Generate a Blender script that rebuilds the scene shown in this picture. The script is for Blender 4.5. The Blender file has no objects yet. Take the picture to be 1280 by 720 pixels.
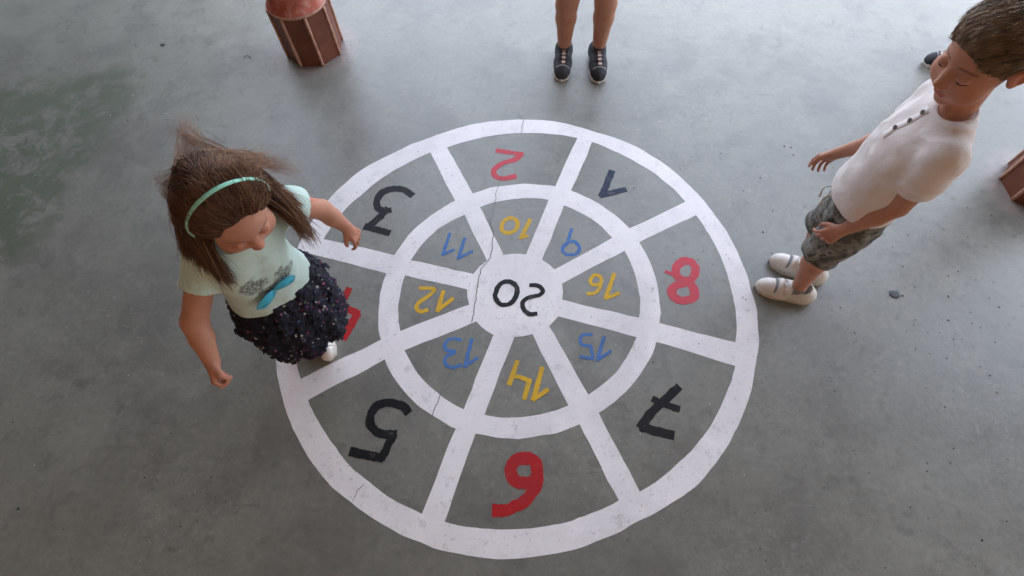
import bpy, bmesh, math, random
import numpy as np
from mathutils import Vector, Matrix, Euler
from mathutils.bvhtree import BVHTree
from mathutils.geometry import tessellate_polygon

# ------------------------------------------------------------------ camera, world, sun, exposure
SC = bpy.context.scene
COL = SC.collection
CAM_H, FPX, PHI, ROLL = 1.9, 687.0, math.radians(27.75), math.radians(-2.87)
cam = bpy.data.cameras.new('camera'); camo = bpy.data.objects.new('camera', cam); COL.objects.link(camo)
CR = Matrix.Rotation(PHI, 3, 'X') @ Matrix.Rotation(ROLL, 3, 'Z')
camo.matrix_world = Matrix.Translation((0, 0, CAM_H)) @ CR.to_4x4()
cam.sensor_width = 36; cam.lens = 36 * FPX / 1280; cam.clip_start = .02; cam.clip_end = 2000
SC.camera = camo
SUN_EL, SUN_AZ = 51.0, 250.0          # azimuth of the sun measured counter-clockwise from +X: behind the building
w = bpy.data.worlds.new('World'); SC.world = w; w.use_nodes = True
nt = w.node_tree; sky = nt.nodes.new('ShaderNodeTexSky'); sky.sky_type = 'NISHITA'; sky.sun_disc = False
sky.sun_elevation = math.radians(SUN_EL); sky.sun_rotation = math.radians(90 - SUN_AZ)
sky.air_density = 1.0; sky.dust_density = 6; sky.ozone_density = .3
bg = nt.nodes['Background']; bg.inputs['Strength'].default_value = .15
hs = nt.nodes.new('ShaderNodeHueSaturation'); hs.inputs['Saturation'].default_value = .50
nt.links.new(sky.outputs[0], hs.inputs['Color']); nt.links.new(hs.outputs[0], bg.inputs[0])
sl = bpy.data.lights.new('sun', 'SUN'); sl.energy = 4.0; sl.angle = math.radians(.53); sl.color = (1, .95, .87)
so = bpy.data.objects.new('sun', sl); COL.objects.link(so)
sd = Vector((math.cos(math.radians(SUN_EL)) * math.cos(math.radians(SUN_AZ)), math.cos(math.radians(SUN_EL)) * math.sin(math.radians(SUN_AZ)), math.sin(math.radians(SUN_EL))))
so.rotation_euler = (-sd).to_track_quat('-Z', 'Y').to_euler(); so.location = (0, -4, 8)
SC.view_settings.view_transform = 'Standard'; SC.view_settings.look = 'None'; SC.view_settings.gamma = 1
SC.view_settings.exposure = 3.4
SC.render.film_transparent = False
SC.cycles.max_bounces = 6; SC.cycles.diffuse_bounces = 3; SC.cycles.glossy_bounces = 2
SC.cycles.use_denoising = True

# ------------------------------------------------------------------ measuring helper: photograph pixel + height -> metres
def at(px, py, z=0.0):
    v = CR @ Vector((px - 640, 360 - py, -FPX)); t = (z - CAM_H) / v.z
    return np.array((v.x * t, v.y * t, z))
def V3(*a): return np.array(a, float)
def unit(a): a = np.asarray(a, float); return a / (np.linalg.norm(a) + 1e-12)
def rz(a):
    c, s = math.cos(a), math.sin(a); return np.array([[c, -s, 0], [s, c, 0], [0, 0, 1.]])
def rx(a):
    c, s = math.cos(a), math.sin(a); return np.array([[1, 0, 0], [0, c, -s], [0, s, c.real]])
def ry(a):
    c, s = math.cos(a), math.sin(a); return np.array([[c, 0, s], [0, 1, 0], [-s, 0, c]])

# ------------------------------------------------------------------ materials
class M:
    """small node-graph builder"""
    def __init__(s, name, rough=.6, spec=.5, sss=0, metal=0, sheen=0):
        s.m = bpy.data.materials.new(name); s.m.use_nodes = True; s.t = s.m.node_tree; s.n = s.t.nodes
        s.b = s.n['Principled BSDF']; s.b.inputs['Roughness'].default_value = rough
        s.b.inputs['Specular IOR Level'].default_value = spec; s.b.inputs['Metallic'].default_value = metal
        if sss:
            s.b.inputs['Subsurface Weight'].default_value = sss; s.b.inputs['Subsurface Radius'].default_value = (1, .35, .2); s.b.inputs['Subsurface Scale'].default_value = .008
        if sheen: s.b.inputs['Sheen Weight'].default_value = sheen
        s.co = s.n.new('ShaderNodeTexCoord')
    def L(s, a, b): s.t.links.new(a, b)
    def noise(s, scale, detail=4, rough=.55, coord='Object', dist=0, vec=None, out='Fac'):
        n = s.n.new('ShaderNodeTexNoise'); n.inputs['Scale'].default_value = scale; n.inputs['Detail'].default_value = detail
        n.inputs['Roughness'].default_value = rough; n.inputs['Distortion'].default_value = dist
        s.L(vec if vec is not None else s.co.outputs[coord], n.inputs['Vector']); return n.outputs[out]
    def voro(s, scale, feat='F1', vec=None, out='Distance', coord='Object', rnd=1):
        n = s.n.new('ShaderNodeTexVoronoi'); n.feature = feat; n.inputs['Scale'].default_value = scale; n.inputs['Randomness'].default_value = rnd
        s.L(vec if vec is not None else s.co.outputs[coord], n.inputs['Vector']); return n.outputs[out]
    def ramp(s, fac, stops, const=False):
        r = s.n.new('ShaderNodeValToRGB'); e = r.color_ramp.elements
        if const: r.color_ramp.interpolation = 'CONSTANT'
        while len(e) < len(stops): e.new(.5)
        for k, (p, c) in enumerate(stops):
            e[k].position = p; e[k].color = (c, c, c, 1) if np.isscalar(c) else (*c, 1)
        s.L(fac, r.inputs[0]); return r.outputs[0]
    def mix(s, fac, a, b, mode='MIX'):
        x = s.n.new('ShaderNodeMix'); x.data_type = 'RGBA'; x.blend_type = mode
        for i, v in ((0, fac), (6, a), (7, b)):
            if hasattr(v, 'links'): s.L(v, x.inputs[i])
            elif i == 0: x.inputs[0].default_value = v
            else: x.inputs[i].default_value = (*v, 1)
        return x.outputs[2]
    def math(s, op, a, b=0.0, clamp=False):
        x = s.n.new('ShaderNodeMath'); x.operation = op; x.use_clamp = clamp
        for i, v in ((0, a), (1, b)):
            if hasattr(v, 'links'): s.L(v, x.inputs[i])
            else: x.inputs[i].default_value = v
        return x.outputs[0]
    def dist(s, p, vec=None, scale=(1, 1, 1)):
        mp = s.n.new('ShaderNodeMapping'); mp.vector_type = 'POINT'; mp.inputs['Location'].default_value = [-p[i] * scale[i] for i in range(3)]; mp.inputs['Scale'].default_value = scale
        s.L(vec if vec is not None else s.co.outputs['Object'], mp.inputs[0])
        d = s.n.new('ShaderNodeVectorMath'); d.operation = 'LENGTH'; s.L(mp.outputs[0], d.inputs[0]); return d.outputs['Value']
    def warp(s, amp, scale):
        n = s.noise(scale, 4, .6, out='Color'); a = s.n.new('ShaderNodeVectorMath'); a.operation = 'MULTIPLY_ADD'
        s.L(n, a.inputs[0]); a.inputs[1].default_value = (amp, amp, amp); s.L(s.co.outputs['Object'], a.inputs[2])
        return a.outputs[0]
    def color(s, c):
        if hasattr(c, 'links'): s.L(c, s.b.inputs['Base Color'])
        else: s.b.inputs['Base Color'].default_value = (*c, 1)
        return s
    def bump(s, h, strength=.3, dist=.002):
        b = s.n.new('ShaderNodeBump'); b.inputs['Strength'].default_value = strength; b.inputs['Distance'].default_value = dist
        s.L(h, b.inputs['Height']); s.L(b.outputs[0], s.b.inputs['Normal']); return s
    def rough(s, v): s.L(v, s.b.inputs['Roughness']); return s

def simple(name, c, rough=.6, var=.15, scale=60, bump=.15, bd=.001, **k):
    m = M(name, rough, **k); n = m.noise(scale, 4)
    m.color(m.ramp(n, [(.3, tuple(x * (1 - var) for x in c)), (.7, tuple(min(1, x * (1 + var)) for x in c))]))
    if bump: m.bump(n, bump, bd)
    return m.m

def mat_concrete():
    m = M('worn_concrete', .5)
    wp = m.warp(.35, 1.6)
    n1 = m.noise(1.1, 6, .62, vec=wp); n2 = m.noise(7, 6, .70); n3 = m.noise(45, 5, .7); n4 = m.noise(240, 3, .7)
    c = m.ramp(n1, [(.25, (.150, .151, .132)), (.5, (.186, .187, .165)), (.75, (.226, .228, .203))])
    c = m.mix(.55, c, m.ramp(n2, [(.3, (.40,) * 3), (.5, (.5,) * 3), (.72, (.61, .60, .58))]), 'OVERLAY')
    c = m.mix(.65, c, m.ramp(n3, [(.3, .40), (.5, .5), (.7, .60)]), 'OVERLAY')
    c = m.mix(.5, c, m.ramp(n4, [(.3, .38), (.7, .62)]), 'OVERLAY')
    # dark damp mottles and scuffs
    d = m.ramp(m.noise(3.4, 6, .72, vec=m.warp(.2, 5)), [(.48, 0.0), (.66, .62)])
    c = m.mix(d, c, (.115, .112, .104))
    d = m.ramp(m.noise(13, 6, .7, vec=m.warp(.1, 9)), [(.56, 0.0), (.68, .5)])
    c = m.mix(d, c, (.10, .098, .09))
    # pale scraped patches, in loose clusters
    cl = m.ramp(m.noise(1.7, 3, .5, vec=m.warp(.3, 2)), [(.50, 0.0), (.62, 1.0)])
    sp = m.ramp(m.noise(55, 5, .75), [(.58, 0.0), (.66, .5)])
    c = m.mix(m.math('MULTIPLY', cl, sp), c, (.36, .36, .34))
    # local scraped and pitted spots
    f = None; wv0 = m.warp(.16, 6)
    for px_, py_, r_ in ((1225, 505, .22), (1190, 420, .09), (1115, 450, .13), (885, 130, .22), (230, 640, .26), (960, 690, .20)):
        q = m.math('SUBTRACT', 1.0, m.math('DIVIDE', m.dist(at(px_, py_) + .08, wv0, (1, 1, 0)), r_)); f = q if f is None else m.math('MAXIMUM', f, q)
    f = m.ramp(f, [(0, 0.0), (.5, 1.0)]); mk = m.noise(34, 5, .75, vec=m.warp(.05, 20))
    c = m.mix(m.math('MULTIPLY', f, m.ramp(mk, [(.55, 0.0), (.64, .42)])), c, (.29, .29, .265))
    c = m.mix(m.math('MULTIPLY', f, m.ramp(m.noise(60, 3, .6), [(.32, .8), (.37, 0.0)])), c, (.07, .068, .06))
    # thin dark rubber scuffs
    mp = m.n.new('ShaderNodeMapping'); mp.inputs['Rotation'].default_value = (0, 0, .6); mp.inputs['Scale'].default_value = (5, 30, 1); m.L(m.warp(.05, 3), mp.inputs[0])
    sc_ = m.ramp(m.noise(1.0, 3, .6, vec=mp.outputs[0]), [(.69, 0.0), (.74, .5)]); c = m.mix(sc_, c, (.085, .085, .08))
    # dark little pits
    v = m.voro(9.0); vr = m.voro(9.0, out='Color')
    pit = m.math('MULTIPLY', m.ramp(v, [(.028, 1.0), (.05, 0.0)]), m.ramp(vr, [(.72, 0.0), (.74, .8)], True))
    c = m.mix(pit, c, (.05, .048, .045))
    # mossy green film with a ragged edge, upper left of the circle
    g0 = at(40, 165); g1 = at(115, 125); g2 = at(8, 255)
    wv = m.warp(.42, 2.3)
    f = None
    for g, r in ((g0, .44), (g1, .27), (g2, .36)):
        q = m.math('SUBTRACT', 1.0, m.math('DIVIDE', m.dist(g + .21, wv, (1, 1, 0)), r)); f = q if f is None else m.math('MAXIMUM', f, q)
    f = m.ramp(f, [(.0, 0.0), (.24, .72), (1, .85)])
    streak = m.ramp(m.noise(9, 7, .75, vec=m.warp(.3, 4)), [(.48, 1.0), (.60, .10)])
    c = m.mix(m.math('MULTIPLY', f, streak), c, (.085, .105, .072))
    # reddish paint halo round the column feet
    for cx, cy in COLS:
        q = m.math('DIVIDE', m.dist((cx + .04, cy + .04, 0), m.warp(.08, 7), (1, 1, 0)), .235)
        q = m.ramp(q, [(.80, 1.0), (1.02, 0.0)])
        c = m.mix(m.math('MULTIPLY', q, m.ramp(m.noise(26, 5, .7), [(.40, .15), (.62, .75)])), c, (.30, .235, .225))
    m.color(c)
    r = m.math('ADD', m.ramp(n2, [(.3, .27), (.7, .40)]), m.math('MULTIPLY', m.ramp(n3, [(.4, 0.0), (.7, 1.0)]), .12))
    m.rough(r); m.bump(m.math('ADD', m.math('MULTIPLY', n2, .7), m.math('MULTIPLY', n4, .25)), .35, .003)
    m.b.inputs['Specular IOR Level'].default_value = .75
    return m.m

def mat_floorpaint(name, c, wear=.5, under=(.19, .19, .18), rough=.55, chip=.60, grime=.55):
    m = M(name, rough, .22); n = m.noise(5, 5, .6); n2 = m.noise(70, 6, .75); n3 = m.noise(190, 3, .6)
    k = m.ramp(n, [(.3, tuple(x * .90 for x in c)), (.7, c)])
    k = m.mix(.35, k, m.ramp(n3, [(.3, .42), (.7, .58)]), 'OVERLAY')
    chips = m.ramp(n2, [(chip, 0.0), (chip + .04, 1.0)]); area = m.ramp(m.noise(4, 4, .6), [(.40, .25), (.58, 1.0)])
    k = m.mix(m.math('MULTIPLY', m.math('MULTIPLY', chips, area), wear), k, under)
    k = m.mix(m.ramp(m.noise(3.1, 6, .7, vec=m.warp(.15, 5)), [(.47, 0.0), (.70, grime)]), k, tuple(x * .55 + .02 for x in c))
    mp = m.n.new('ShaderNodeMapping'); mp.inputs['Rotation'].default_value = (0, 0, .9); mp.inputs['Scale'].default_value = (9, 130, 1); m.L(m.co.outputs['Object'], mp.inputs[0])
    k = m.mix(.22, k, m.ramp(m.noise(1.0, 4, .6, vec=mp.outputs[0]), [(.35, .40), (.65, .60)]), 'OVERLAY')
    sc_ = m.ramp(m.noise(22, 6, .78, vec=m.warp(.03, 30)), [(.58, 0.0), (.66, .7)]); k = m.mix(m.math('MULTIPLY', sc_, grime), k, under)
    m.color(k); m.bump(m.math('ADD', n2, n3), .25, .001); return m.m

# ------------------------------------------------------------------ object helpers
def tag(o, label=None, cat=None, group=None, kind=None):
    if label: o['label'] = label
    if cat: o['category'] = cat
    if group: o['group'] = group
    if kind: o['kind'] = kind
    return o
def link(name, me, mat=None, parent=None, smooth=True):
    o = bpy.data.objects.new(name, me); COL.objects.link(o)
    if mat:
        for x in (mat if isinstance(mat, (list, tuple)) else [mat]): me.materials.append(x)
    if smooth and len(me.polygons): me.polygons.foreach_set('use_smooth', np.ones(len(me.polygons), bool))
    if parent is not None:
        o.parent = parent
        o.matrix_parent_inverse = parent.matrix_world.inverted() if parent.matrix_world != Matrix.Identity(4) else Matrix.Identity(4)
    return o
def mesh(name, v, f, mat=None, parent=None, smooth=True, base=None):
    """vertices in world metres; base = world origin of the object"""
    v = np.asarray(v, float)
    me = bpy.data.meshes.new(name)
    if base is not None: v = v - np.asarray(base)
    if isinstance(f, np.ndarray) and len(f):
        n, k = f.shape; me.vertices.add(len(v)); me.vertices.foreach_set('co', v.astype(np.float32).ravel())
        me.loops.add(n * k); me.loops.foreach_set('vertex_index', f.astype(np.int32).ravel())
        me.polygons.add(n); me.polygons.foreach_set('loop_start', np.arange(0, n * k, k, dtype=np.int32))
        try: me.polygons.foreach_set('loop_total', np.full(n, k, dtype=np.int32))
        except Exception: pass
        me.update(calc_edges=True); me.validate()
    else:
        me.from_pydata([tuple(x) for x in v], [], [tuple(x) for x in f]); me.update()
    o = link(name, me, mat, None, smooth)
    if base is not None: o.location = base
    if parent is not None:
        o.parent = parent
        wp = Vector((0, 0, 0)); q = parent
        while q is not None: wp = wp + q.location; q = q.parent
        o.location = (Vector(base) if base is not None else Vector((0, 0, 0))) - wp
    return o
def tube(pts, r, seg=8, closed=False):
    P = np.asarray(pts, float); n = len(P); R = np.full(n, r) if np.isscalar(r) else np.asarray(r, float)
    T = np.gradient(P, axis=0); T /= np.linalg.norm(T, axis=1)[:, None] + 1e-9
    u = np.cross(T[0], (0, 0, 1.)); u = u if np.linalg.norm(u) > .1 else np.cross(T[0], (0, 1., 0)); u = unit(u)
    v, f = [], []
    for i in range(n):
        u = unit(u - T[i] * np.dot(u, T[i])); b = np.cross(T[i], u)
        for k in range(seg):
            a = 2 * math.pi * k / seg; v.append(P[i] + R[i] * (math.cos(a) * u + math.sin(a) * b))
    for i in range(n - 1):
        for k in range(seg):
            k2 = (k + 1) % seg; f.append((i * seg + k, i * seg + k2, (i + 1) * seg + k2, (i + 1) * seg + k))
    f.append(tuple(range(seg))[::-1]); f.append(tuple((n - 1) * seg + k for k in range(seg)))
    return v, f
def curve_pts(ctrl, n=24):
    """Catmull-Rom through control points"""
    C = np.asarray(ctrl, float); C = np.vstack([2 * C[0] - C[1], C, 2 * C[-1] - C[-2]]); out = []
    segs = len(C) - 3
    for t in np.linspace(0, segs - 1e-6, n):
        i = int(t); u = t - i; a, b, c, d = C[i:i + 4]
        out.append(.5 * ((2 * b) + (-a + c) * u + (2 * a - 5 * b + 4 * c - d) * u * u + (-a + 3 * b - 3 * c + d) * u ** 3))
    return np.array(out)
def join_vf(parts):
    v, f, o = [], [], 0
    for a, b in parts:
        v += [tuple(x) for x in a]; f += [tuple(i + o for i in q) for q in b]; o += len(a)
    return v, f
def box(lo, hi):
    x0, y0, z0 = lo; x1, y1, z1 = hi
    v = [(x0, y0, z0), (x1, y0, z0), (x1, y1, z0), (x0, y1, z0), (x0, y0, z1), (x1, y0, z1), (x1, y1, z1), (x0, y1, z1)]
    return v, [(0, 3, 2, 1), (4, 5, 6, 7), (0, 1, 5, 4), (1, 2, 6, 5), (2, 3, 7, 6), (3, 0, 4, 7)]

# value noise on arrays of points
def vnoise(P, seed=0):
    I = np.floor(P).astype(np.int64); Fr = P - I; Fr = Fr * Fr * (3 - 2 * Fr); r = 0
    for dx in (0, 1):
        for dy in (0, 1):
            for dz in (0, 1):
                h = (I[..., 0] + dx) * 374761393 + (I[..., 1] + dy) * 668265263 + (I[..., 2] + dz) * 2147483647 + seed * 144665
                h = (h ^ (h >> 13)) * 1274126177; h = (h ^ (h >> 16)) & 0xffff
                wgt = (Fr[..., 0] if dx else 1 - Fr[..., 0]) * (Fr[..., 1] if dy else 1 - Fr[..., 1]) * (Fr[..., 2] if dz else 1 - Fr[..., 2])
                r = r + wgt * (h / 65535.0)
    return r * 2 - 1

# ------------------------------------------------------------------ implicit bodies
class Field:
    def __init__(s, lo, hi, h):
        s.h = h; s.lo = np.asarray(lo, float); s.n = np.ceil((np.asarray(hi, float) - s.lo) / h).astype(int) + 1
        s.F = np.full(s.n, .06, np.float32)
    def _sub(s, lo, hi, pad):
        a = np.maximum(0, np.floor((np.asarray(lo) - pad - s.lo) / s.h).astype(int)); b = np.minimum(s.n, np.ceil((np.asarray(hi) + pad - s.lo) / s.h).astype(int) + 1)
        if (b <= a).any(): return None, None
        g = np.stack(np.meshgrid(*[s.lo[i] + s.h * np.arange(a[i], b[i]) for i in range(3)], indexing='ij'), -1)
        return tuple(slice(a[i], b[i]) for i in range(3)), g
    def put(s, lo, hi, fn, k=.01, op='u'):
        sl, g = s._sub(lo, hi, k + 2.5 * s.h)
        if sl is None: return s
        d = fn(g); A = s.F[sl]
        if op == 'u':
            h = np.clip(.5 + .5 * (A - d) / k, 0, 1); s.F[sl] = A * (1 - h) + d * h - k * h * (1 - h)
        else:
            d = -d; h = np.clip(.5 - .5 * (A - d) / k, 0, 1); s.F[sl] = A * (1 - h) + d * h + k * h * (1 - h)
        return s
    def cap(s, a, b, ra, rb, k=.01, op='u'):
        a, b = np.asarray(a, float), np.asarray(b, float); r = max(ra, rb)
        def fn(g):
            ab = b - a; t = np.clip(((g - a) @ ab) / (ab @ ab + 1e-12), 0, 1)
            return np.linalg.norm(g - a - t[..., None] * ab, axis=-1) - (ra + (rb - ra) * t)
        return s.put(np.minimum(a, b) - r, np.maximum(a, b) + r, fn, k, op)
    def ell(s, c, r, R=None, k=.01, op='u'):
        c, r = np.asarray(c, float), np.asarray(r, float); R = np.eye(3) if R is None else R; e = np.sqrt((R ** 2) @ (r ** 2))
        def fn(g):
            q = (g - c) @ R; k0 = np.linalg.norm(q / r, axis=-1); k1 = np.linalg.norm(q / (r * r), axis=-1)
            return k0 * (k0 - 1) / (k1 + 1e-6)
        return s.put(c - e, c + e, fn, k, op)
    def prof(s, rows, k=.01, op='u', R=None, floorz=None, ceilz=None, wob=None):
        """rows: (z, cx, cy, half width, half depth); R = 3x3 with columns right, forward, up"""
        rows = np.asarray(rows, float); R = np.eye(3) if R is None else R; m = rows[:, 3:5].max()
        lo = np.array([rows[:, 1].min() - m, rows[:, 2].min() - m, rows[0, 0]]); hi = np.array([rows[:, 1].max() + m, rows[:, 2].max() + m, rows[-1, 0]])
        def fn(g):
            z = g[..., 2]; I = [np.interp(z, rows[:, 0], rows[:, j]) for j in range(1, 5)]
            dx, dy = g[..., 0] - I[0], g[..., 1] - I[1]
            x = dx * R[0, 0] + dy * R[1, 0]; y = dx * R[0, 1] + dy * R[1, 1]
            a, b = I[2], I[3]
            if wob is not None:
                q = 1 + wob(np.arctan2(y, x), z); a, b = a * q, b * q
            k0 = (np.abs(x / a) ** 2.3 + np.abs(y / b) ** 2.3) ** (1 / 2.3)
            d = (k0 - 1) * np.minimum(a, b)
            return np.maximum(d, np.maximum(rows[0, 0] - z, z - rows[-1, 0]))
        return s.put(lo, hi, fn, k, op)
    def cut(s, p, n, lo, hi, k=.002):
        """remove what lies on the side of the plane the normal points to, inside the box lo..hi"""
        p, n = np.asarray(p, float), unit(n)
        sl, g = s._sub(lo, hi, 0)
        if sl is None: return s
        d = (g - p) @ n; A = s.F[sl]; s.F[sl] = np.maximum(A, d); return s
    def mesh(s, smooth=2):
        F = s.F; F[0] = F[-1] = .05; F[:, 0] = F[:, -1] = .05; F[:, :, 0] = F[:, :, -1] = .05
        S = F < 0; nx, ny, nz = np.array(F.shape) - 1
        cnt = np.zeros((nx, ny, nz), np.int8)
        for i in (0, 1):
            for j in (0, 1):
                for k in (0, 1): cnt += S[i:nx + i, j:ny + j, k:nz + k]
        act = (cnt > 0) & (cnt < 8); C = np.argwhere(act); idx = np.full(act.shape, -1, np.int32); idx[act] = np.arange(len(C))
        acc = np.zeros((len(C), 3)); num = np.zeros(len(C))
        off = [(i, j, k) for i in (0, 1) for j in (0, 1) for k in (0, 1)]
        for o in off:
            for ax in range(3):
                if o[ax]: continue
                o2 = list(o); o2[ax] = 1
                a = F[C[:, 0] + o[0], C[:, 1] + o[1], C[:, 2] + o[2]]; b = F[C[:, 0] + o2[0], C[:, 1] + o2[1], C[:, 2] + o2[2]]
                x = (a < 0) != (b < 0); t = a / np.where(x, a - b, 1); p = np.tile(np.array(o, float), (len(C), 1)); p[:, ax] = t
                acc[x] += p[x]; num[x] += 1
        Vt = C + acc / num[:, None]
        faces = []
        for ax in range(3):
            sa = [slice(None)] * 3; sb = [slice(None)] * 3; sa[ax] = slice(0, -1); sb[ax] = slice(1, None)
            X = S[tuple(sa)] != S[tuple(sb)]; E = np.argwhere(X); u, v_ = (ax + 1) % 3, (ax + 2) % 3
            E = E[(E[:, u] > 0) & (E[:, v_] > 0) & (E[:, u] < [nx, ny, nz][u]) & (E[:, v_] < [nx, ny, nz][v_])]
            def cell(du, dv):
                q = E.copy(); q[:, u] -= du; q[:, v_] -= dv; return idx[q[:, 0], q[:, 1], q[:, 2]]
            q = np.stack([cell(1, 1), cell(0, 1), cell(0, 0), cell(1, 0)], 1)
            ins = S[E[:, 0], E[:, 1], E[:, 2]]; q[~ins] = q[~ins][:, ::-1]; faces.append(q)
        Q = np.concatenate(faces); Q = Q[(Q >= 0).all(1)]
        for _ in range(smooth):
            a = np.concatenate([Q[:, [0, 1]], Q[:, [1, 2]], Q[:, [2, 3]], Q[:, [3, 0]]]).ravel().reshape(-1, 2)
            sm = np.zeros_like(Vt); c = np.zeros(len(Vt))
            for i in (0, 1):
                np.add.at(c, a[:, i], 1)
                for d in range(3): sm[:, d] += np.bincount(a[:, i], Vt[a[:, 1 - i], d], len(Vt))
            Vt = Vt * .4 + .6 * sm / c[:, None]
        return s.lo + Vt * s.h, Q

def normals(v, f):
    n = np.cross(v[f[:, 2]] - v[f[:, 0]], v[f[:, 3]] - v[f[:, 1]]); o = np.zeros_like(v)
    for i in range(4):
        for d in range(3): o[:, d] += np.bincount(f[:, i], n[:, d], len(v))
    return o / (np.linalg.norm(o, axis=1)[:, None] + 1e-12)
def vcol(o, name, arr):
    me = o.data; a = me.color_attributes.new(name, 'FLOAT_COLOR', 'POINT'); c = np.ones((len(me.vertices), 4), np.float32); c[:, :arr.shape[1]] = arr
    a.data.foreach_set('color', c.ravel())

def mat_skin(name, base):
    m = M(name, .5, .4, sss=.12); a = m.n.new('ShaderNodeAttribute'); a.attribute_name = 'tint'
    n = m.noise(26, 5, .6); n2 = m.noise(400, 3, .6)
    c = m.ramp(n, [(.3, tuple(x * y for x, y in zip(base, (.90, .82, .80)))), (.7, tuple(x * y for x, y in zip(base, (1.05, 1.06, 1.05))))])
    c = m.mix(m.ramp(m.noise(7, 4, .6), [(.45, 0.0), (.75, .45)]), c, (base[0] * .98, base[1] * .78, base[2] * .72)); c = m.mix(m.ramp(m.noise(260, 2, .5), [(.66, 0.0), (.72, .18)]), c, (base[0] * .6, base[1] * .5, base[2] * .45))
    m.color(m.mix(1.0, c, a.outputs['Color'], 'MULTIPLY')); m.bump(n2, .12, .0006); return m.m
def mat_cloth(name, c, var=.06, weave=700, print_attr=None, sheen=.2):
    m = M(name, .88, .25, sheen=sheen); n = m.noise(7, 4); k = m.ramp(n, [(.3, tuple(x * (1 - var) for x in c)), (.7, tuple(min(1, x * (1 + var)) for x in c))])
    w1 = m.noise(weave, 2, .6); k = m.mix(.25, k, m.ramp(w1, [(.3, .40), (.7, .60)]), 'OVERLAY')
    m.color(k); wr_ = m.noise(11, 3, .5, vec=m.warp(.12, 6)); m.bump(m.math('ADD', m.math('MULTIPLY', m.math('ADD', w1, m.noise(90, 4)), .10), wr_), .6, .011); return m

# ------------------------------------------------------------------ the setting
COLS = [(-0.945, 2.445), (2.225, 1.35)]
MC = mat_concrete()
gv = [(-150, -150, 0), (150, -150, 0), (150, 150, 0), (-150, 150, 0)]
tag(mesh('floor', gv, [(0, 1, 2, 3)], MC, smooth=False), kind='structure')
# porch: back wall, roof slab and an unseen dark side wall added to dim the left, square to the line of columns
ANG = math.atan2(COLS[1][1] - COLS[0][1], COLS[1][0] - COLS[0][0])
PR = rz(ANG); P0 = V3((COLS[0][0] + COLS[1][0]) / 2, (COLS[0][1] + COLS[1][1]) / 2, 0)
def porch(v): return [tuple(P0 + PR @ np.array(q, float)) for q in v]
plaster = simple('warm_plaster', (.52, .30, .17), .85, .08, 3, .2, .004)
ceilm = simple('ceiling_plaster', (.24, .20, .155), .9, .06, 3, .2, .004)
for nm, lo, hi, mt in (('wall_behind', (-9, -3.6, 0), (9, -3.3, 2.93), plaster), ('added_shade_wall', (-4.7, -3.3, 0), (-4.45, 3.4, 2.93), simple('olive_shade_wall', (.13, .13, .10), .9, .1, 3, .2, .004))):
    v, f = box(lo, hi); o = mesh(nm, porch(v), f, mt, smooth=False); tag(o, kind='structure')
v, f = box((-9.2, -3.75, 2.903), (9, .45, 3.15)); tag(mesh('ceiling', porch(v), f, ceilm, smooth=False), kind='structure')

# columns: painted octagonal foot, pale rubbed arrises, round shaft
red = M('oxblood_paint', .5); n = red.noise(14, 5, .65); n2 = red.noise(120, 4, .7)
red.color(red.mix(red.ramp(n2, [(.66, 0.0), (.7, .5)]), red.ramp(n, [(.3, (.115, .034, .017)), (.7, (.185, .058, .028))]), (.36, .20, .14))); red.bump(n2, .3, .001); red = red.m
pale = simple('rubbed_pink_paint', (.47, .26, .19), .6, .25, 40, .3, .001)
shaftm = M('pink_red_plaster', .8, .25); n = shaftm.noise(16, 6, .7, dist=.6)
shaftm.color(shaftm.ramp(n, [(.32, (.30, .055, .035)), (.5, (.42, .12, .085)), (.66, (.55, .30, .25))])); shaftm.bump(n, .3, .003); shaftm = shaftm.m
def column(cx, cy, label):
    base = Vector((cx, cy, 0)); e = bpy.data.objects.new('column', None); COL.objects.link(e); e.location = base
    tag(e, label, 'column', 'red columns of the porch')
    Rr, Hh = .142, .265; r2 = .128
    a = [math.radians(22.5 + 45 * k) for k in range(8)]
    v = [(cx + Rr * math.cos(t), cy + Rr * math.sin(t), 0) for t in a] + [(cx + Rr * math.cos(t), cy + Rr * math.sin(t), Hh) for t in a] 
    f = [(k, (k + 1) % 8, 8 + (k + 1) % 8, 8 + k) for k in range(8)] + [tuple(range(8, 16))]
    mesh('plinth', v, f, red, e, False, base=base)
    for t in a:       # arris strips
        p = [V3(cx + (Rr + .001) * math.cos(t), cy + (Rr + .001) * math.sin(t), z) for z in np.linspace(.002, Hh - .004, 9)]
        random.seed(int(t * 100)); rr = [.0075 + random.uniform(-.0012, .0012) for _ in p]
        mesh('edge_strip', *tube(p, rr, 6), pale, e, base=base)
    # worn round shoulder and the shaft
    def ring(r, z, n=48): return [(cx + r * math.cos(2 * math.pi * k / n), cy + r * math.sin(2 * math.pi * k / n), z) for k in range(n)]
    prof = [(.1305, Hh - .012), (.140, Hh - .004), (.144, Hh + .003), (.139, Hh + .008)]
    v = sum([ring(r, z) for r, z in prof], []); f = [(i * 48 + k, i * 48 + (k + 1) % 48, (i + 1) * 48 + (k + 1) % 48, (i + 1) * 48 + k) for i in range(len(prof) - 1) for k in range(48)]
    mesh('collar', v, f, pale, e, base=base)
    prof = [(.1385, Hh + .009), (.133, Hh + .016), (.124, Hh + .034), (.118, Hh + .061), (.115, 1.0), (.112, 2.0), (.110, 2.897)]
    v = sum([ring(r, z) for r, z in prof], []); f = [(i * 48 + k, i * 48 + (k + 1) % 48, (i + 1) * 48 + (k + 1) % 48, (i + 1) * 48 + k) for i in range(len(prof) - 1) for k in range(48)]
    mesh('shaft', v, f, shaftm, e, base=base)
column(*COLS[0], 'dark red column with an octagonal foot and pale edges, left of the bare legs')
column(*COLS[1], 'dark red octagonal column foot cut by the frame, below the boy in white')

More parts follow.
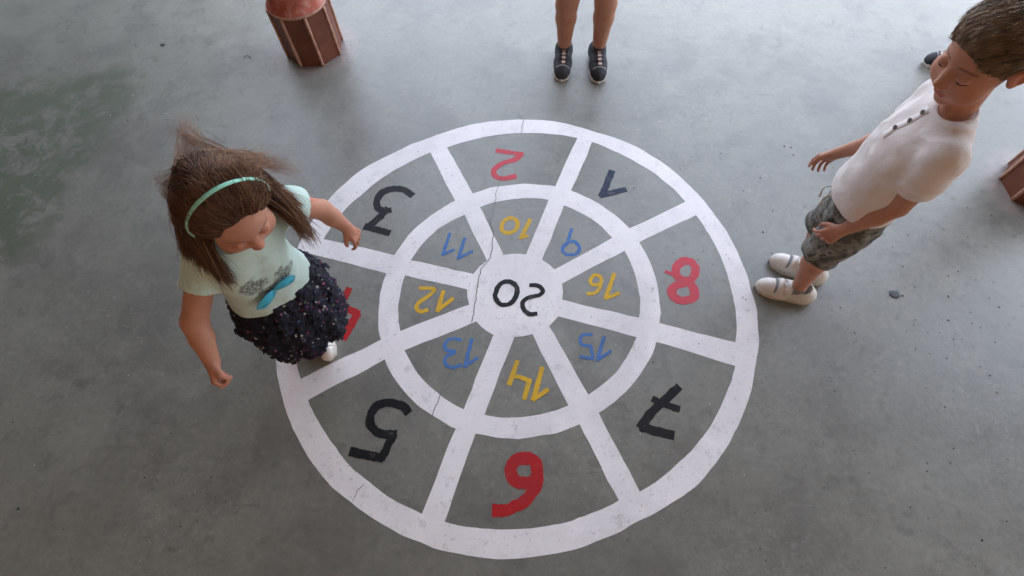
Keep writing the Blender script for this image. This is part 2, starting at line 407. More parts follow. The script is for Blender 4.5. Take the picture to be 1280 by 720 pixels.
# ------------------------------------------------------------------ the painted number circle
TO = {1: (340, 140), 2: (640, 140), 3: (340, 280), 4: (640, 280), 5: (340, 420), 6: (640, 420), 7: (340, 540), 8: (640, 540)}
def T(t, x, y): return (TO[t][0] + x / 4, TO[t][1] + y / 4)
CX, CY = .0069 * CAM_H, .508 * CAM_H
def pol(p):
    g = at(*p); dx, dy = g[0] - CX, g[1] - CY; return math.hypot(dx, dy), math.atan2(dy, dx)
def arc(p, q, step=.02):
    r0, a0 = pol(p); r1, a1 = pol(q); d = (a1 - a0 + math.pi) % (2 * math.pi) - math.pi; n = max(2, int(abs(d) * r0 / step))
    return [(CX + (r0 + (r1 - r0) * t) * math.cos(a0 + d * t), CY + (r0 + (r1 - r0) * t) * math.sin(a0 + d * t)) for t in np.linspace(0, 1, n)]
def seg(p, q, step=.03):
    a, b = at(*p)[:2], at(*q)[:2]; n = max(2, int(np.linalg.norm(b - a) / step)); return [tuple(a + (b - a) * t) for t in np.linspace(0, 1, n)]
def wob(pts, amp, seed):
    P = np.array(pts); Q = np.c_[P * 14, np.full(len(P), seed)]; Q2 = np.c_[P * 45, np.full(len(P), seed + 9)]
    return [tuple(x) for x in P + amp * np.c_[vnoise(Q, 1) + .5 * vnoise(Q2, 3), vnoise(Q, 2) + .5 * vnoise(Q2, 4)]]
def sector(oa, ob, ib, ia):      # outer corner a -> outer corner b (arc), inner b -> inner a (arc)
    L = arc(oa, ob) + seg(ob, ib)[1:] + arc(ib, ia)[1:] + seg(ia, oa)[1:-1]; return L
sectors = [
    sector(T(2, 402, 152), T(2, 868, 450), T(2, 588, 583), T(2, 294, 396)),
    sector(T(1, 878, 178), T(2, 327, 130), T(2, 213, 372), T(1, 1002, 410)),
    sector(T(1, 257, 636), T(1, 792, 204), T(1, 917, 447), T(1, 612, 718)),
    sector(T(5, 143, 212), (387, 317), T(3, 572, 248), T(3, 545, 580)),
    sector(T(5, 182, 318), T(7, 748, 410), T(5, 917, 462), T(5, 562, 120)),
    sector(T(7, 862, 448), T(8, 533, 343), T(6, 338, 440), T(5, 1015, 490)),
    sector(T(8, 637, 300), T(6, 1115, 150), T(6, 720, 30), T(6, 432, 385)),
    sector(T(4, 1118, 592), T(2, 918, 515), T(4, 635, 92), T(4, 735, 495)),
    sector(T(2, 258, 468), T(4, 502, 70), T(4, 213, 228), T(4, 153, 180)),
    sector(T(1, 1040, 478), T(2, 183, 440), T(4, 72, 153), T(3, 1157, 155)),
    sector(T(3, 693, 182), T(1, 962, 513), T(3, 1075, 185), T(3, 1008, 250)),
    sector(T(3, 640, 538), T(3, 668, 258), T(3, 975, 328), T(3, 985, 402)),
    sector(T(3, 663, 632), T(5, 960, 365), T(3, 1105, 555), T(3, 1022, 490)),
    sector(T(5, 1060, 392), T(6, 282, 348), T(4, 100, 550), T(3, 1212, 563)),
    sector(T(6, 380, 293), T(4, 622, 567), T(4, 232, 463), T(4, 185, 512)),
    sector(T(4, 633, 468), T(4, 562, 133), T(4, 247, 300), T(4, 250, 380))]
outer_px = [(411, 248.75), (447.5, 215), (495, 190), (540, 171), (590, 156), (652, 150), (685, 150), (740, 163.75), (804, 187.5), (855, 225), (880, 252.5), (905, 285), (924, 319), (931, 340), (947.5, 395), (945, 455), (940, 480), (925, 527.5), (902.5, 567.5), (865, 612.5), (832.5, 631), (775, 662.5), (690, 693), (640, 700), (617.5, 700), (552.5, 687.5), (525, 678), (482.5, 657.5), (440, 628.75), (407.5, 601), (390, 577.5), (365, 532.5), (346, 467), (349, 400), (372, 310)]
rt_ = sorted((pol(p)[1], pol(p)[0]) for p in outer_px); ta = np.array([a for a, r in rt_]); tr = np.array([r for a, r in rt_])
th = np.linspace(-math.pi, math.pi, 361)[:-1]; rr0 = np.interp(th, np.r_[ta - 2 * math.pi, ta, ta + 2 * math.pi], np.r_[tr, tr, tr])
kern = np.exp(-(np.arange(-12, 13) / 5.0) ** 2); kern /= kern.sum(); rr0 = np.convolve(np.r_[rr0[-12:], rr0, rr0[:12]], kern, 'valid')
outer = [(CX + r * math.cos(a), CY + r * math.sin(a)) for a, r in zip(th, rr0)]
def flat(name, loops, z, mat, parent=None, base=None):
    allp = [(x, y, z) for L in loops for x, y in L]
    tris = tessellate_polygon([[Vector((x, y, 0)) for x, y in L] for L in loops])
    me_f = [t if np.cross(np.subtract(allp[t[1]], allp[t[0]])[:2], np.subtract(allp[t[2]], allp[t[0]])[:2]) > 0 else t[::-1] for t in tris]
    return mesh(name, allp, me_f, mat, parent, False, base)
white = mat_floorpaint('white_floor_paint', (.84, .812, .832), .6, grime=.38)
PBASE = Vector((CX, CY, 0))
game = bpy.data.objects.new('painted_number_circle', None); COL.objects.link(game); game.location = PBASE
tag(game, 'large white number wheel painted on the grey concrete between the children', 'floor game')
flat('white_line_work', [wob(outer, .0028, 1)] + [wob(s_, .0028, 2 + i) for i, s_ in enumerate(sectors)], .0008, white, game, PBASE)

def ribbon(P, wd, closed=False, seed=0, capext=True):
    P = np.array(P, float); n = len(P)
    # resample
    Q = [P[0]]; m = n if closed else n - 1
    for i in range(m):
        a, b = P[i], P[(i + 1) % n]; k = max(1, int(np.linalg.norm(b - a) / .008))
        for t in range(1, k + 1): Q.append(a + (b - a) * t / k)
    if closed: Q = Q[:-1]
    Q = np.array(Q)
    T_ = (np.roll(Q, -1, 0) - np.roll(Q, 1, 0)) if closed else np.gradient(Q, axis=0)
    if not closed:      # smoother corners
        pass
    T_ /= np.linalg.norm(T_, axis=1)[:, None] + 1e-9; N = np.c_[-T_[:, 1], T_[:, 0]]
    W = wd / 2 * (1 + .12 * vnoise(np.c_[Q * 40, np.full(len(Q), seed)], 5) + .13 * vnoise(np.c_[Q * 120, np.full(len(Q), seed)], 6))
    W2 = wd / 2 * (1 + .12 * vnoise(np.c_[Q * 40, np.full(len(Q), seed + 3)], 7) + .13 * vnoise(np.c_[Q * 120, np.full(len(Q), seed)], 8))
    A, B = Q + N * W[:, None], Q - N * W2[:, None]; k = len(Q)
    v = [tuple(x) for x in A] + [tuple(x) for x in B]
    f = [(i, k + i, k + (i + 1) % k, (i + 1) % k) for i in range(k if closed else k - 1)]
    return v, f
digit_mats = {'black': mat_floorpaint('black_floor_paint', (.011, .011, .014), .25, (.15, .15, .15), .5),
              'navy': mat_floorpaint('navy_floor_paint', (.022, .030, .065), .2, (.15, .15, .15), .5),
              'red': mat_floorpaint('red_floor_paint', (.43, .018, .022), .7, (.26, .09, .08), .5, .60),
              'rose': mat_floorpaint('rose_floor_paint', (.55, .065, .090), .7, (.3, .14, .14), .5, .58),
              'yellow': mat_floorpaint('yellow_floor_paint', (.70, .42, .03), .9, (.34, .27, .13), .6, .565),
              'blue': mat_floorpaint('blue_floor_paint', (.060, .18, .48), .9, (.16, .2, .27), .6, .535)}
def number(name, word, mat, strokes, z0=.0008, label=None):
    """strokes: (width in photograph px, closed, [photograph px points])"""
    parts = []
    for i, (wd, closed, pts) in enumerate(strokes):
        pts = list(pts); n = max(24, len(pts) * 8)
        c = sum(np.array(p) for p in pts) / len(pts); sc = np.linalg.norm(at(c[0] + 5, c[1])[:2] - at(c[0] - 5, c[1])[:2]) / 10
        G = [at(*p)[:2] for p in pts]
        if closed == 2:      # smooth closed loop
            ext = G[-2:] + G + G[:3]; C = curve_pts(ext, (len(ext) - 1) * 8 + 1)[16:16 + len(G) * 8]; G = list(C); cl = True
        elif closed == 1:    # smooth open stroke
            G = list(curve_pts(G, n)); cl = False
        else: cl = False
        v, f = ribbon(G, wd * sc, cl, seed=i * 7 + len(word))
        zz = z0 + i * .0002
        parts.append(([(x, y, zz) for x, y in v], f))
    o = mesh(name, *join_vf(parts), digit_mats[mat], game, False, PBASE)
    if label: o['label'] = label
    return o
def P_(t, *a): return [T(t, *q) for q in a]
def E20(*a): return [(580 + x / 5.536, 300 + y / 5.536) for x, y in a]
number('number', 'one', 'navy', [(8.6, 0, P_(2, (502, 292), (447, 425))), (8.2, 0, P_(2, (438, 418), (572, 386)))], label='navy numeral 1')
number('number', 'two', 'rose', [(6.3, 0, P_(1, (1118, 192), (1170, 200), (1258, 212))), (7, 1, P_(1, (1245, 214), (1215, 238), (1150, 258), (1112, 290), (1116, 322), (1160, 332), (1222, 320)))], label='rose red numeral 2')
number('number', 'three', 'black', [(9.2, 1, P_(1, (705, 420), (665, 392), (605, 384), (550, 404), (524, 448), (535, 485), (575, 494), (598, 490))), (9.5, 0, P_(1, (582, 480), (525, 540), (472, 582))), (8.8, 0, P_(1, (460, 572), (592, 606)))], label='black numeral 3')
number('number', 'four', 'red', [(9.5, 0, P_(3, (388, 318), (345, 402), (300, 470))), (9, 0, P_(3, (300, 462), (370, 420), (436, 452))), (10.5, 0, P_(3, (430, 445), (352, 578)))], label='red numeral 4 partly hidden by the skirt')
number('number', 'five', 'black', [(11, 1, P_(5, (684, 388), (650, 348), (590, 334), (530, 348), (496, 390), (492, 440), (520, 478), (570, 494), (625, 492))), (11, 0, P_(5, (610, 488), (545, 620))), (11, 0, P_(5, (560, 612), (388, 576)))], label='black numeral 5')
number('number', 'six', 'red', [(15, 2, [(638, 588), (644, 576), (656, 573), (668, 577), (672, 589), (668, 601), (656, 604), (643, 601)]), (14.5, 1, [(672, 588), (671, 604), (661, 621), (645, 633), (631, 638), (615, 638)])], label='red numeral 6')
number('number', 'seven', 'black', [(12, 0, P_(6, (812, 500), (722, 478), (640, 450))), (11, 0, P_(6, (638, 462), (700, 380), (838, 252))), (8.5, 0, P_(6, (700, 312), (748, 338), (840, 368)))], label='black numeral 7 with a cross bar')
number('number', 'eight', 'rose', [(11, 2, P_(4, (820, 222), (850, 188), (895, 190), (918, 228), (900, 270), (860, 285), (826, 262))), (11, 2, P_(4, (800, 330), (830, 302), (880, 296), (910, 330), (905, 370), (855, 384), (810, 366))), (5, 0, P_(4, (765, 236), (830, 262)))], label='rose red numeral 8')
number('number', 'nine', 'blue', [(4.2, 2, P_(4, (268, 100), (310, 88), (338, 120), (318, 150), (275, 152), (252, 132))), (3.8, 0, P_(4, (272, 110), (284, 70), (300, 22)))], label='blue numeral 9')
number('number', 'ten', 'yellow', [(5, 2, P_(1, (1148, 578), (1160, 545), (1195, 530), (1226, 548), (1222, 585), (1190, 604), (1160, 600))), (4.8, 0, P_(2, (92, 535), (44, 634))), (4, 0, P_(2, (36, 632), (84, 618)))], label='yellow numeral 10')
number('number', 'eleven', 'blue', [(4, 0, P_(1, (890, 605), (852, 718))), (3.6, 0, P_(1, (850, 714), (912, 688))), (4, 0, P_(3, (965, 68), (930, 178))), (3.6, 0, P_(3, (928, 174), (1006, 135)))], label='blue numeral 11')
number('number', 'twelve', 'yellow', [(5, 1, P_(3, (735, 320), (810, 325), (785, 358), (735, 392), (722, 418), (745, 438), (782, 428))), (5.5, 0, P_(3, (858, 332), (826, 440))), (5, 0, P_(3, (824, 436), (908, 370)))], label='yellow numeral 12')
number('number', 'thirteen', 'blue', [(4.2, 1, P_(5, (948, 22), (905, 12), (870, 32), (868, 66), (920, 80))), (4.2, 1, P_(5, (915, 84), (872, 104), (868, 140), (905, 158), (948, 145))), (4.6, 0, P_(5, (1000, 12), (964, 158))), (4, 0, P_(5, (958, 156), (1030, 108)))], label='blue numeral 13')
number('number', 'fourteen', 'yellow', [(6, 0, P_(5, (1228, 122), (1184, 246))), (5.5, 0, P_(5, (1190, 200), (1240, 205), (1294, 226))), (6, 0, P_(6, (88, 216), (60, 318))), (6, 0, P_(6, (152, 155), (106, 322))), (5.5, 0, P_(6, (102, 322), (182, 266)))], label='yellow numeral 14')
number('number', 'fifteen', 'blue', [(4, 1, P_(4, (402, 552), (355, 556), (340, 586), (358, 606), (398, 612))), (4, 0, P_(4, (394, 610), (404, 676))), (4, 0, P_(4, (408, 674), (338, 662))), (4.2, 0, P_(4, (462, 560), (424, 686))), (3.8, 0, P_(4, (420, 684), (496, 634)))], label='blue numeral 15')
number('number', 'sixteen', 'yellow', [(4.6, 2, P_(4, (392, 280), (412, 256), (440, 262), (448, 288), (425, 304), (400, 300))), (4.6, 1, P_(4, (446, 285), (438, 320), (415, 345), (374, 350))), (5.2, 0, P_(4, (512, 246), (468, 376))), (4.6, 0, P_(4, (466, 374), (538, 344)))], label='yellow numeral 16')
number('number', 'twenty', 'black', [(6.2, 2, E20((218, 372), (250, 305), (310, 288), (362, 322), (362, 385), (320, 440), (258, 448), (222, 410))), (5.8, 1, E20((452, 312), (510, 318), (545, 350), (522, 382), (455, 398), (408, 430), (412, 478), (450, 512), (508, 512)))], z0=.0016, label='black numeral 20 on the white hub')

# hairline crack through the paint
crackm = simple('crack_dark', (.11, .105, .095), .9, .1)  # one dark tone for the crack ribbons
def crack(pts, wpx=.9, z=.0018):
    G = []; P = [np.array(p, float) for p in pts]; rnd = random.Random(4)
    for a, b in zip(P[:-1], P[1:]):
        n = max(2, int(np.linalg.norm(b - a) / 4))
        for t in range(n): q = a + (b - a) * t / n; G.append(at(q[0] + rnd.uniform(-.9, .9), q[1] + rnd.uniform(-.7, .7))[:2])
    G.append(at(*P[-1])[:2]); v, f = ribbon(G, wpx * .0021, seed=3); return [(x, y, z) for x, y in v], f
ck = join_vf([crack([(655, 150), (653, 158), (651, 166)]), crack([(623, 234), (620, 243), (619, 252)]), crack([(612, 275), (617, 295), (615, 310), (613, 322), (601, 337), (597, 352), (595, 375), (590, 402)], 1.3), crack([(551, 492), (549, 500), (544, 508), (541, 520)], 1.0), crack([(456, 606), (447, 613), (441, 626)], .8), crack([(619, 252), (617, 262), (613, 275)], .6, .0010), crack([(645, 140), (655, 150)], .6, .0010), crack([(631, 205), (623, 234)], .6, .0010), crack([(590, 402), (575, 440), (560, 470), (551, 492)], .5, .0010)])
tag(mesh('hairline_crack', *ck, crackm, None, False), kind='structure')

# loose bits on the floor
gumm = simple('dark_gum', (.055, .06, .065), .6, .2, 80, .3)
def blob(px, py, rx_px, ry_px, h, mat, name, label, cat, ang=0):
    c = at(px, py); s = .0033; n = 20; v, f = [], []; rnd = random.Random(int(px))
    ph = [1 + rnd.uniform(-.12, .12) for _ in range(n)]
    for j, (q, z) in enumerate(((1, .0008), (.92, h), (.5, h * 1.15))):
        for k in range(n):
            a = 2 * math.pi * k / n; x, y = rx_px * s * q * ph[k] * math.cos(a), ry_px * s * q * ph[k] * math.sin(a)
            v.append((c[0] + x * math.cos(ang) - y * math.sin(ang), c[1] + x * math.sin(ang) + y * math.cos(ang), z))
    f = [(j * n + k, j * n + (k + 1) % n, (j + 1) * n + (k + 1) % n, (j + 1) * n + k) for j in range(2) for k in range(n)] + [tuple(range(2 * n, 3 * n))]
    return tag(mesh(name, v, f, mat, None, True, base=(c[0], c[1], 0)), label, cat)
blob(1118, 368, 6.3, 5.6, .003, gumm, 'gum_spot', 'flat dark grey round spot on the concrete right of the white velcro shoes', 'gum spot')
blob(204, 56, 4, 3.2, .003, gumm, 'gum_spot', 'small black round spot on the concrete left of the red column', 'gum spot')
# a curled dry leaf beside the column
lp = curve_pts([at(304, 72, .003), at(307, 70, .005), at(311, 70, .006), at(314, 73, .004)], 10)
lv = [tuple(p + V3(0, -.003, 0)) for p in lp] + [tuple(p + V3(0, .003, .001)) for p in lp]
tag(mesh('curled_leaf', lv, [(i, i + 1, 11 + i, 10 + i) for i in range(9)], simple('dry_leaf', (.07, .055, .04), .7)), 'tiny curled dark dry leaf on the concrete near the red column', 'leaf')
random.seed(11)
pv = []
for _ in range(560):
    x, y = random.uniform(-2.6, 2.8), random.uniform(.05, 3.4)
    if random.random() < .5: x, y = random.gauss(1.4, .5), random.gauss(.7, .5)
    s = random.choice((.0010, .0012, .0016, .002, .003)) * random.uniform(.6, 1.3); a = random.uniform(0, 3.14); k = random.uniform(.4, 1)
    c, d = math.cos(a) * s, math.sin(a) * s
    q = [(x + c, y + d), (x - d * k, y + c * k), (x - c, y - d), (x + d * k, y - c * k)]
    pv.append(([(a_, b_, .003) for a_, b_ in q] + [(a_, b_, .0005) for a_, b_ in q] + [(x, y, .0042)], [(0, 1, 8), (1, 2, 8), (2, 3, 8), (3, 0, 8), (4, 5, 1, 0), (5, 6, 2, 1), (6, 7, 3, 2), (7, 4, 0, 3)]))
gritm = M('floor_grit', .8); gritm.color(gritm.ramp(gritm.noise(9, 0, 0), [(.0, (.03, .028, .025)), (.52, (.06, .05, .04)), (.56, (.45, .44, .40)), (1, (.6, .6, .55))], True))
tag(mesh('grit', *join_vf(pv), gritm.m, None, False), 'scattered grit and dust specks on the concrete', 'grit', kind='stuff')

#PEOPLE

# ------------------------------------------------------------------ children
skin_a = mat_skin('fair_tanned_skin', (.475, .235, .158))
skin_b = mat_skin('tanned_skin', (.43, .215, .135))
def hairmat(name, a, b):
    m = M(name, .42, .5); at_ = m.n.new('ShaderNodeAttribute'); at_.attribute_name = 'tint'
    m.color(m.mix(at_.outputs['Fac'], a, b)); m.b.inputs['Anisotropic'].default_value = .3; return m.m
eyewhite = simple('eye_white', (.62, .58, .55), .25, .03, 30, 0)
irism = simple('iris_brown', (.05, .025, .012), .2, .1, 30, 0)
lashm = simple('lash_hair', (.03, .017, .012), .6, .1, 30, 0)
shoe_white = simple('white_leather', (.66, .62, .58), .5, .06, 40, .15, .001)
sole_white = simple('cream_rubber', (.55, .49, .42), .7, .08, 60, .2, .001)
shoe_black = simple('black_mesh_fabric', (.022, .024, .032), .75, .3, 300, .4, .001)
sole_pale = simple('pale_grey_rubber', (.68, .65, .62), .7, .08, 60, .2)
bead = simple('beige_lace_lock', (.50, .38, .33), .5, .1, 60, .1)
silver = simple('silver_leather', (.66, .62, .58), .42, .08, 90, .2, .001, metal=.25)

def frame(yaw, pitch=0, roll=0):
    """columns right, forward, up; yaw = direction the front faces, pitch > 0 looks down"""
    return rz(yaw - math.pi / 2) @ np.array([[1, 0, 0], [0, math.cos(pitch), math.sin(pitch)], [0, -math.sin(pitch), math.cos(pitch)]]) @ ry(roll)

def add_head(Fd, C, R, s=1.0):
    q = lambda *a: C + R @ (np.array(a, float) * s)
    E_ = lambda c, r, k=.012, op='u': Fd.ell(q(*c), np.array(r, float) * s, R, k * s, op)
    E_((0, -.014, .032), (.0715, .087, .076))
    E_((0, .026, -.020), (.060, .058, .072), .02)
    E_((0, .040, -.066), (.036, .034, .030), .022)
    E_((0, .062, -.086), (.017, .015, .013), .014)
    for x in (-1, 1):
        E_((x * .034, .049, -.040), (.030, .027, .030), .018)
        E_((x * .029, .078, .006), (.017, .009, .008), .014, 'd')           # socket
        E_((x * .029, .0665, .004), (.0145, .0135, .0115), .004)             # lids over the eyeball
        
        E_((x * .0085, .088, -.031), (.0062, .0065, .0052), .005)             # nostril wing
        # ear: cupped shell with a rim
        E_((x * .072, -.008, -.004), (.0075, .018, .026), .006)
        E_((x * .080, -.015, .004), (.0045, .016, .021), .004)
        E_((x * .0815, -.006, .002), (.004, .009, .013), .003, 'd')
        Fd.cap(q(x * .074, .003, .012), q(x * .079, -.010, .025), .0035 * s, .0035 * s, .003)
        Fd.cap(q(x * .079, -.010, .025), q(x * .084, -.024, .016), .0035 * s, .0035 * s, .003)
        Fd.cap(q(x * .084, -.024, .016), q(x * .080, -.020, -.010), .0035 * s, .0035 * s, .003)
        Fd.cap(q(x * .080, -.020, -.010), q(x * .072, -.004, -.026), .0035 * s, .004 * s, .003)
    Fd.cap(q(0, .074, .008), q(0, .089, -.022), .0065 * s, .0090 * s, .010 * s)     # nose bridge
    E_((0, .0895, -.026), (.0100, .0092, .0085), .005)
    Fd.cap(q(-.014, .0785, -.0515), q(.014, .0785, -.0515), .0038 * s, .0038 * s, .005)
    Fd.cap(q(-.010, .0785, -.0600), q(.010, .0785, -.0600), .0046 * s, .0046 * s, .005)
    Fd.cap(q(-.017, .083, -.0555), q(.017, .083, -.0555), .0014 * s, .0014 * s, .002, 'd')
    return q
def head_tint(v, C, R, s=1.0):
    L = (v - C) @ R / s; x, y, z = L.T; t = np.ones((len(v), 3)); front = y > .03
    def g(cx, cz, rx_, rz_): return np.exp(-(((np.abs(x) - cx) / rx_) ** 2 + ((z - cz) / rz_) ** 2)) * front
    lips = np.clip(1.6 * np.exp(-((x / .016) ** 4 + ((z + .056) / .0075) ** 4)), 0, 1) * (y > .068)
    cheek = g(.038, -.030, .018, .018); nose = np.exp(-((x / .012) ** 2 + ((z + .026) / .01) ** 2)) * (y > .085)
    brow = np.clip(1.5 * np.exp(-(((np.abs(x) - .030) / .017) ** 4 + ((z - (.024 - .25 * np.clip(np.abs(x) - .03, 0, 1))) / .0034) ** 2)), 0, 1) * (y > .045)
    lid = np.exp(-(((np.abs(x) - .029) / .014) ** 2 + ((z - .012) / .006) ** 2)) * (y > .055)
    ear = np.clip((np.abs(x) - .074) / .006, 0, 1) * (np.abs(y) < .05)
    for w_, c in ((lips, (.88, .48, .50)), (cheek * .6, (1.04, .80, .78)), (nose * .5, (1, .80, .78)), (brow * .75, (.30, .26, .24)), (lid * .5, (.80, .70, .68)), (ear * .8, (1.05, .62, .55))):
        t *= 1 - w_[:, None] * (1 - np.array(c))
    return t
def face_bits(q, R, s, parent, base, look=-.4):
    for x in (-1, 1):
        c = q(x * .029, .0645, -.0005); v, f = [], []
        n = 14
        for i in range(n + 1):
            for k in range(2 * n): a, b = math.pi * i / n, math.pi * k / n; v.append(c + R @ (.0118 * s * V3(math.sin(a) * math.cos(b), math.cos(a), math.sin(a) * math.sin(b))))
        f = [(i * 2 * n + k, (i + 1) * 2 * n + k, (i + 1) * 2 * n + (k + 1) % (2 * n), i * 2 * n + (k + 1) % (2 * n)) for i in range(n) for k in range(2 * n)]
        e = mesh('eye', v, f, eyewhite, parent, base=base)
        ic = c + R @ (.0095 * s * unit(V3(0, 1, look))); d = R @ unit(V3(0, 1, look)); u = unit(np.cross(d, R[:, 2])); w_ = np.cross(u, d)
        v = [ic + d * .0033 * s] + [ic + d * .0022 * s + .0052 * s * (math.cos(a) * u + math.sin(a) * w_) for a in np.linspace(0, 2 * math.pi, 17)[:-1]]
        mesh('iris', v, [(0, 1 + k, 1 + (k + 1) % 16) for k in range(16)], irism, e, base=base)
        arc_ = [q(x * .029 + .0148 * t, .0775 - .010 * t * t, -.0045 + .0030 * (t * t)) for t in np.linspace(-1, 1, 11)]
        mesh('eyelashes', *tube(arc_, [.0006 + .0013 * (1 - abs(t)) for t in np.linspace(-1, 1, 11)], 6), lashm, parent, base=base)

def add_hand(Fd, W, d, palm, thumb, s=1.0, curl=.5, spread=.12, thumb_in=.3, tint=None):
    """W wrist, d pointing to the knuckles, palm = direction the palm faces, thumb = side of the thumb"""
    d = unit(d); palm = unit(palm - d * np.dot(palm, d)); th = unit(np.cross(d, palm)); th = th if np.dot(th, thumb) > 0 else -th
    P = lambda a, b, c: W + s * (d * a + th * b + palm * c)
    Fd.cap(W, P(.022, 0, 0), .0165 * s, .016 * s, .008)
    tips = []
    for i, (b, L0, r) in enumerate(((.0232, .050, .0064), (.0077, .054, .0065), (-.0077, .051, .0062), (-.0222, .043, .0056))):
        K = P(.056 - abs(i - 1.2) * .003, b, -.001)
        Fd.cap(P(.014, b * .5, 0), K, .0110 * s, .0088 * s, .007 * s)
        a = curl * (1 + .10 * i); dirv = d * 1.0 + th * spread * (1.5 - i) * .8; p = K
        for j, (fr, k) in enumerate(((.45, .9), (.30, 1.25), (.25, .8))):
            ang = a * k * (1.0 if j else .9); 
            tot = ang if j == 0 else tot + ang
            v = unit(unit(dirv) * math.cos(tot) + palm * math.sin(tot)); n_ = p + v * L0 * fr * s
            Fd.cap(p, n_, (r - .0004 * j) * s, (r - .0004 * (j + 1)) * s, .0014 * s); p = n_
        tips.append(p)
    a0 = P(.012, .013, .004); a1 = P(.034, .032, .010 + .012 * thumb_in); a2 = a1 + s * .021 * unit(d * .9 + th * (.45 - .7 * thumb_in) + palm * (.2 + .9 * thumb_in)); a3 = a2 + s * .016 * unit(d * 1.0 + th * (.1 - .8 * thumb_in) + palm * (.15 + .8 * thumb_in))
    if curl > .8: a1, a2, a3 = P(.036, .029, .018), P(.050, .020, .034), P(.052, .004, .038)
    Fd.cap(a0, a1, .0125 * s, .0092 * s, .008 * s); Fd.cap(a1, a2, .0082 * s, .0072 * s, .003 * s); Fd.cap(a2, a3, .0072 * s, .0058 * s, .002 * s)
    Fd.cap(P(.018, .006, .006), P(.045, .012, .004), .011 * s, .009 * s, .008 * s)
    return tips + [a3]

def leg(Fd, hip, knee, ank, s=1.0, thick=1.0):
    hip, knee, ank = map(lambda a: np.array(a, float), (hip, knee, ank))
    Fd.cap(hip, knee, .060 * s * thick, .041 * s * thick, .02)
    Fd.ell(knee + V3(0, 0, .0), V3(.036, .037, .040) * s * thick, None, .02)
    m = knee * .72 + ank * .28
    Fd.cap(knee, m, .0395 * s * thick, .0390 * s * thick, .012); Fd.cap(m, ank, .0390 * s * thick, .0245 * s * thick, .015)
def foot(Fd, ank, yaw, s=1.0):
    f = V3(math.cos(yaw), math.sin(yaw), 0)
    Fd.cap(ank, V3(ank[0], ank[1], .035) - f * .012, .026 * s, .026 * s, .012); Fd.cap(V3(ank[0], ank[1], .034) - f * .015, V3(ank[0], ank[1], .026) + f * .07 * s, .022 * s, .013 * s, .012)

